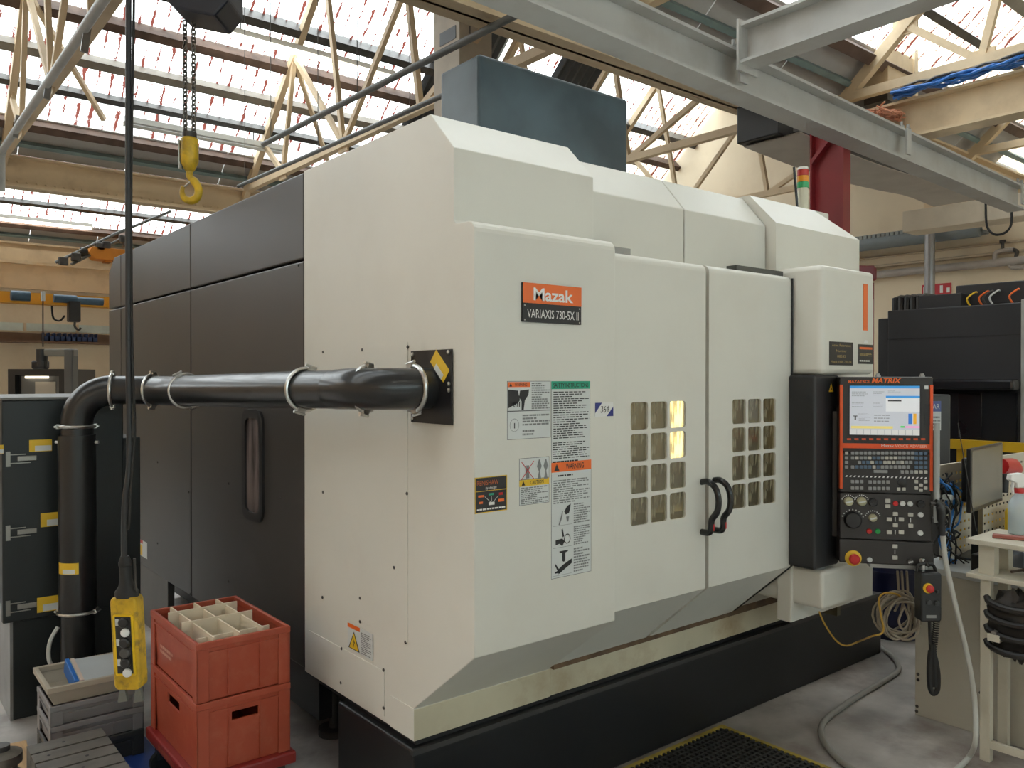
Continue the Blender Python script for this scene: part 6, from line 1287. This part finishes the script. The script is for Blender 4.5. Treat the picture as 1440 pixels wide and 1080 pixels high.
# spray bottle
c = V((3.93, 1.352, zA + 0.0005))
t = thing('spray_bottle', 'clear trigger spray bottle of pale blue liquid with red collar', 'spray bottle', c)
bt = bpy.data.materials.new('bottle_plastic'); bt.use_nodes = True; pb_ = bt.node_tree.nodes['Principled BSDF']; pb_.inputs['Base Color'].default_value = (0.72, 0.80, 0.82, 1); pb_.inputs['Roughness'].default_value = 0.25; pb_.inputs['Transmission Weight'].default_value = 0.45
MB().lathe([(0.001, 0.0), (0.040, 0.001), (0.043, 0.008), (0.043, 0.115), (0.040, 0.135), (0.028, 0.158), (0.017, 0.172), (0.016, 0.19)], c, (0, 0, 1), 24).build('bottle', bt, t, smooth=True)
MB().lathe([(0.001, 0.002), (0.0405, 0.003), (0.0405, 0.085), (0.001, 0.0855)], c, (0, 0, 1), 24).build('liquid', mat('blue_liquid', (0.30, 0.62, 0.72), 0.2, var=0.02), t, smooth=True)
MB().lathe([(0.019, 0.178), (0.0195, 0.198), (0.018, 0.20)], c, (0, 0, 1), 20).build('collar', REDPL, t, smooth=True)
hd2 = MB(MX.Translation(c) @ MX.Rotation(R(150), 4, 'Z')); hd2.prism([(-0.02, -0.014, 0.20), (0.02, -0.014, 0.20), (0.024, -0.014, 0.222), (0.055, -0.014, 0.235), (0.05, -0.014, 0.26), (0.0, -0.014, 0.265), (-0.03, -0.014, 0.25)], (0, 0.028, 0)); hd2.build('spray_head', LIGHTINK, t, bevel=0.004)
MB(MX.Translation(c) @ MX.Rotation(R(150), 4, 'Z')).tube([(0.03, 0, 0.225), (0.036, 0, 0.20), (0.03, 0, 0.175)], [0.007, 0.006, 0.005], 8).build('trigger', LIGHTINK, t, smooth=True)
o = MB(MX.Translation(V((3.80, 1.24, zA + 0.0005))) @ MX.Rotation(R(-74), 4, 'Z')).box((-0.16, -0.018, 0), (0.22, 0.018, 0.016)).build('file_handle_bar', mat('fibre_red', (0.30, 0.09, 0.07), 0.5, var=0.1), bevel=0.004); tag(o, 'dull red flat bar lying on the upper stand shelf', 'bar')
# rag bundle and tools on the stand
o = MB().tube(bez([(SX0 + 0.10, 1.32, zB + 0.012), (SX0 + 0.16, 1.30, zB + 0.014), (SX0 + 0.2, 1.24, zB + 0.02), (SX0 + 0.2, 1.14, zB + 0.02)], 4), [0.006] * 5 + [0.012] * 4 + [0.018] * 4, 8).build('hand_tool', mat('tool_brown', (0.10, 0.07, 0.05), 0.45, 0.4), smooth=True); tag(o, 'small dark hand tool lying on the lower stand shelf', 'tool')
t = thing('black_cover', 'crumpled black rubber bellows hanging over the stand rail', 'bellows', (3.74, 1.25, 0.5))
rnd = random.Random(5); ctrb = onX(1432, 880, 3.70); 
vs = []; fs = []; nu, nv = 26, 18
for i in range(nu):
    for j in range(nv):
        a = 2 * math.pi * i / nu; b = math.pi * (j + 0.5) / nv
        rr = 1 + 0.10 * math.sin(5 * a + 3 * b) + 0.08 * math.sin(9 * b + 2 * a) + rnd.uniform(-0.02, 0.02)
        vs.append(ctrb + V((0.045 * rr * math.sin(b) * math.cos(a), 0.125 * rr * math.sin(b) * math.sin(a), 0.135 * rr * math.cos(b))))
for i in range(nu):
    for j in range(nv - 1): fs.append((i * nv + j, ((i + 1) % nu) * nv + j, ((i + 1) % nu) * nv + j + 1, i * nv + j + 1))
MB().add(vs, fs).build('bellows', mat('bellows_black', (0.02, 0.018, 0.017), 0.45, var=0.3), t, smooth=True)
for k in range(4): MB().tube([ctrb + V((-0.02 - 0.035 * math.sin(R(180 * i / 8)), 0.11 * math.cos(R(180 * i / 8)), 0.10 - 0.06 * k - 0.03 * math.sin(R(180 * i / 8)))) for i in range(9)], 0.014, 8).build('fold', mat('bellows_black', (0.02, 0.018, 0.017), 0.45), t, smooth=True)

# ================================================================ dark machine and wall services beyond the bench
t = thing('dark_machine', 'large dark grey machine with cable channels on top behind the bench', 'machine', (8, 2, 0))
DX = 6.7
DG = mat('dark_machine_paint', (0.030, 0.031, 0.034), 0.45, var=0.1, vs=2)
a = onX(1248, 437, DX); b = onX(1236, 445, DX); yR = onX(1436, 430, DX).y
zt4 = a.z
MB().box((DX, yR, 0), (DX + 2.2, a.y, zt4)).build('body', DG, t, bevel=0.01)
MB().box((DX + 0.02, a.y, 0), (DX + 2.0, b.y + 0.02, zt4 - 0.06)).build('rear_cover', DG, t, bevel=0.01)
z1 = onX(1380, 533, DX).z; MB().box((DX - 0.14, yR, z1 - 0.085), (DX, a.y, z1)).build('ledge', mat('ledge_black', (0.016, 0.017, 0.02), 0.22), t, bevel=0.02)
MB().box((DX - 0.02, yR + 0.02, 0.0), (DX, a.y - 0.1, z1 - 0.1)).build('lower_panel', mat('lower_black', (0.010, 0.011, 0.014), 0.35), t)
w0 = onX(1348, 553, DX - 0.02); w1 = onX(1381, 616, DX - 0.02); MB().box((DX - 0.03, w1.y, w1.z), (DX - 0.02, w0.y, w0.z)).build('window', mat('dark_window', (0.014, 0.014, 0.016), 0.15), t, bevel=0.01)
MB().box((DX - 0.012, yR - 0.16, 0), (DX + 1.9, yR - 0.002, zt4 + 0.02)).build('end_cover', mat('end_grey', (0.36, 0.36, 0.34), 0.5), t, bevel=0.006)
zsm = onX(1340, 474, DX).z; MB().box((DX - 0.003, yR, zsm - 0.004), (DX + 0.001, a.y, zsm + 0.004)).build('seam', INK, t)
tm = onX(1292, 420, DX + 0.3); tn = onX(1352, 409, DX + 0.3)
MB().box((DX + 0.1, onX(1352, 412, DX + .1).y, zt4), (DX + 0.8, onX(1292, 415, DX + .1).y, onX(1320, 414, DX + .1).z)).build('cable_channel', DG, t, bevel=0.008)
MB().box((DX + 0.25, yR, zt4 + 0.02), (DX + 0.9, onX(1344, 405, DX + .25).y, onX(1380, 399, DX + .25).z)).build('upper_channel', DG, t, bevel=0.008)
for k in range(5):
    p = onX(1259 + 8.5 * k, 420, DX + 0.15); MB().tube([(DX + 0.15, p.y, zt4), (DX + 0.15, p.y, zt4 + 0.10), (DX + 0.25, p.y, zt4 + 0.12), (DX + 0.5, p.y, zt4 + 0.12)], 0.028, 8).build('flexible_conduit', BLACKP, t, smooth=True)
for px, m_ in ((1365, YELLOW), (1382, ORANGE), (1388, DARKSTEEL), (1397, PAPER), (1425, ORANGE)):
    p = onX(px, 412, DX + 0.12); MB().tube(bez([(DX + 0.12, p.y, zt4), (DX + 0.1, p.y + 0.02, zt4 + 0.06), (DX + 0.14, p.y - 0.02, zt4 + 0.11), (DX + 0.24, p.y, zt4 + 0.12)], 4), 0.007, 6).build('service_cable', m_, t, smooth=True)
# grey box with a notice behind the control panel
c = atD(1325, 600, 5.6); t = thing('side_cabinet', 'dark grey cabinet carrying a white and blue notice behind the control panel', 'cabinet', (c.x, c.y, 0)); FQ = Frame(c, RT); Q0 = FQ.mx(0)
r = px_rect(FQ, (1296, 555), (1337, 700)); MB(Q0).box((r[0], -c.z, -0.4), (r[2], r[3], 0)).build('cabinet', mat('cab_grey', (0.055, 0.055, 0.055), 0.45), t, bevel=0.012)
r = px_rect(FQ, (1298, 564), (1323, 605)); s_ = MB(Q0).box((r[0], r[1], 0), (r[2], r[3], 0.002)).build('notice', PAPER, t); q = sub(r, 0, 0, 1, 0.36); MB(Q0).box((q[0], q[1], 0.002), (q[2], q[3], 0.0026)).build('blue_band', mat('band_blue', (0.10, 0.13, 0.33), 0.5), s_)
text(s_, 'MAR', Q0, r[2] - 0.085, q[1] + 0.018, 0.034, PAPER, w=0.075, off=0.003); small_print(s_, FQ, *sub(r, 0.3, 0.5, 0.97, 0.95), 4, GREYINK, 0.003, seed=71)
# yellow guard rail
t = thing('guard_rail', 'yellow horizontal guard rail in front of the dark machine', 'rail', (6.3, 2, 0)); GX = 6.35; za = onX(1350, 624, GX).z; ya = onX(1336, 620, GX).y
MB().box((GX, 0.6, za - 0.04), (GX + 0.04, ya, za + 0.03)).build('rail', YELLOWP if False else mat('rail_yellow', (0.70, 0.42, 0.02), 0.45), t)
MB().box((GX, 0.6, za - 0.56), (GX + 0.04, ya, za - 0.49)).build('rail', mat('rail_yellow', (0.70, 0.42, 0.02), 0.45), t)
for yy in (0.7, ya - 0.06): MB().box((GX + 0.041, yy - 0.03, 0), (GX + 0.09, yy + 0.03, za + 0.02)).build('post', mat('rail_yellow', (0.70, 0.42, 0.02), 0.45), t)
# services on the end wall
XW = XR_
def ypipe(lab, a, b, rad, m_, name='wall_pipe', cat='pipe', off=0.1):
    p0 = onX(*a, XW - off); p1 = onX(*b, XW - off); z = (p0.z + p1.z) / 2
    o = MB().tube([(XW - off, p1.y - 0.5, z), (XW - off, p0.y + 4, z)], rad, 12).build(name, m_, smooth=True); return tag(o, lab, cat)
PG = mat('wall_pipe_grey', (0.40, 0.36, 0.32), 0.45, var=0.1)
ypipe('long horizontal grey pipe along the cream end wall', (1233, 385), (1440, 367), 0.055, PG, off=0.10)
ypipe('thin painted pipe above the thick pipe on the end wall', (1233, 375), (1440, 352), 0.022, mat('pipe_cream', (0.52, 0.42, 0.30), 0.6), off=0.06)
ypipe('thin painted conduit below the cable tray on the end wall', (1233, 362), (1440, 338), 0.016, mat('pipe_cream', (0.52, 0.42, 0.30), 0.6), off=0.03)
p0 = onX(1207, 347, XW - 0.3); p1 = onX(1378, 322, XW - 0.3); z = (p0.z + p1.z) / 2
t = thing('cable_tray', 'blue-grey ribbed trunking along the end wall', 'trunking', (XW - 0.2, (p0.y + p1.y) / 2, z))
MB().tube([(XW - 0.30, p1.y, z), (XW - 0.30, p0.y + 3, z)], 0.09, 12).build('trunk', mat('trunk_grey', (0.19, 0.22, 0.23), 0.5), t, smooth=True)
MB().box((XW - 0.30, p1.y, z - 0.02), (XW - 0.001, p0.y + 3, z + 0.02)).build('wall_bracket', mat('trunk_grey', (0.19, 0.22, 0.23), 0.5), t)
rb = MB(); n = 40
for k in range(n):
    y = p1.y + (p0.y + 1 - p1.y) * k / n; rb.box((XW - 0.33, y, z + 0.08), (XW - 0.27, y + 0.05, z + 0.135))
rb.build('ribs', mat('trunk_grey2', (0.27, 0.29, 0.28), 0.5), t, kind='stuff')
p = onX(1315, 400, XW - 0.35); pt = onX(1315, 322, XW - 0.35)
o = MB().cyl((XW - 0.52, p.y, 0.0), (XW - 0.52, p.y, pt.z + 0.1), 0.065, n=14).build('down_pipe', mat('pipe_steel', (0.33, 0.33, 0.34), 0.35, 0.5), smooth=True); tag(o, 'vertical steel pipe standing in front of the red and white wall sign', 'pipe')
FWl = Frame((XW, 0, 0), (0, -1, 0))
r = px_rect(FWl, (1297, 401), (1338, 424)); t = thing('wall_sign', 'red and white fire notice on the end wall', 'sign', (XW, -r[0], r[1]))
plate(t, 'sign_board', FWl, *r, mat('sign_red', (0.55, 0.03, 0.04), 0.45), 0.01)
for q in ((0.05, 0.12, 0.27, 0.5), (0.62, 0.1, 0.72, 0.5), (0.32, 0.3, 0.38, 0.5), (0.85, 0.25, 0.95, 0.5)): plate(t, 'pictogram', FWl, *sub(r, *q), LIGHTINK, 0.002, 0.0101)
# valve pipework
t = thing('valve_pipework', 'dark valve with bent pipes above the thick pipe on the end wall', 'valve', (XW - 0.1, 0.5, 3.2))
q = lambda x, y: onX(x, y, XW - 0.10)
MB().tube(bez([q(1399, 368), q(1399, 358), q(1405, 353), q(1425, 351)], 4), 0.03, 8).build('bent_pipe', PG, t, smooth=True); MB().tube([q(1410, 353), q(1410, 341)], 0.02, 8).build('valve_stem', DARKSTEEL, t); MB().tube([q(1406, 340), q(1414, 339)], 0.022, 8).build('valve_handle', DARKSTEEL, t); MB().tube(bez([q(1425, 351), q(1430, 354), q(1428, 364)], 4), 0.025, 8).build('bent_pipe', DARKSTEEL, t, smooth=True); MB().tube(bez([q(1420, 366), q(1421, 374), q(1428, 376), q(1440, 375)], 4), 0.03, 8).build('bent_pipe', PG, t, smooth=True)
# cream box girder that runs along the end wall
GXc = 9.6; p0 = onX(1269, 300, GXc); p1 = onX(1269, 327, GXc)
t = thing('end_girder', 'plain cream box girder with hanging wires in front of the end wall', 'girder', (GXc, 1, p1.z))
MB().box((GXc, -2, p1.z), (GXc + 0.35, p0.y, p0.z + 0.02)).build('girder', mat('girder_cream', (0.60, 0.52, 0.40), 0.6, var=0.05, dirt=(0.35, 0.27, 0.18), dirt_amt=0.4), t, bevel=0.008)
MB().box((GXc + 0.05, p0.y - 0.12, 0), (GXc + 0.3, p0.y - 0.02, p1.z)).build('girder_post', mat('girder_cream', (0.60, 0.52, 0.40), 0.6), t) if False else None
for a, b, c_, d in (((1386, 283), (1388, 318), (1400, 330), (1416, 326)), ((1422, 282), (1422, 315), (1412, 328), (1400, 330))): MB().tube(bez([onX(*a, GXc - 0.05), onX(*b, GXc - 0.05), onX(*c_, GXc - 0.05), onX(*d, GXc - 0.05)], 6), 0.012, 6).build('hanging_wire', RUBBER, t, smooth=True)
for yy in (-1.5, p0.y - 0.3): MB().box((GXc + 0.1, yy, p0.z), (GXc + 0.2, yy + 0.1, ZV - 0.43)).build('hanger', CREAM, t)
# red hoist trolley seen over the tower
c = atD(1219, 384, 8.2); t = thing('red_trolley', 'small red crane trolley showing above the control tower', 'trolley', (c.x, c.y, c.z)); FT2 = Frame(c, RT); T0 = FT2.mx(0)
r = px_rect(FT2, (1200, 374), (1227, 393)); MB(T0).box((r[0], r[1], -0.15), (r[2], r[3], 0.05)).build('trolley_body', REDP, t, bevel=0.01); r = px_rect(FT2, (1222, 376), (1232, 395)); MB(T0).box((r[0], r[1], -0.1), (r[2], r[3], 0.03)).build('trolley_motor', mat('red_dark', (0.22, 0.02, 0.02), 0.4), t, bevel=0.02)
MB().box((c.x - 0.05, c.y - 0.05, 0), (c.x + 0.05, c.y + 0.05, c.z - 0.1)).build('trolley_post', REDP, t)
# dark blue drum behind the ledge
t = thing('blue_drum', 'dark blue drum behind the control panel next to the machine base', 'drum', (5.06, 2.45, 0))
MB().lathe([(0.15, 0), (0.155, 0.01), (0.155, 0.2), (0.160, 0.21), (0.155, 0.22), (0.155, 0.40), (0.160, 0.41), (0.155, 0.42), (0.155, 0.62), (0.150, 0.64)], (5.06, 2.45, 0), (0, 0, 1), 28).build('drum', mat('drum_blue', (0.008, 0.012, 0.055), 0.4, var=0.1), t, smooth=True)
MB().lathe([(0.158, 0.64), (0.158, 0.66), (0.14, 0.66)], (5.06, 2.45, 0), (0, 0, 1), 28).build('lid', BLACKP, t, smooth=True)
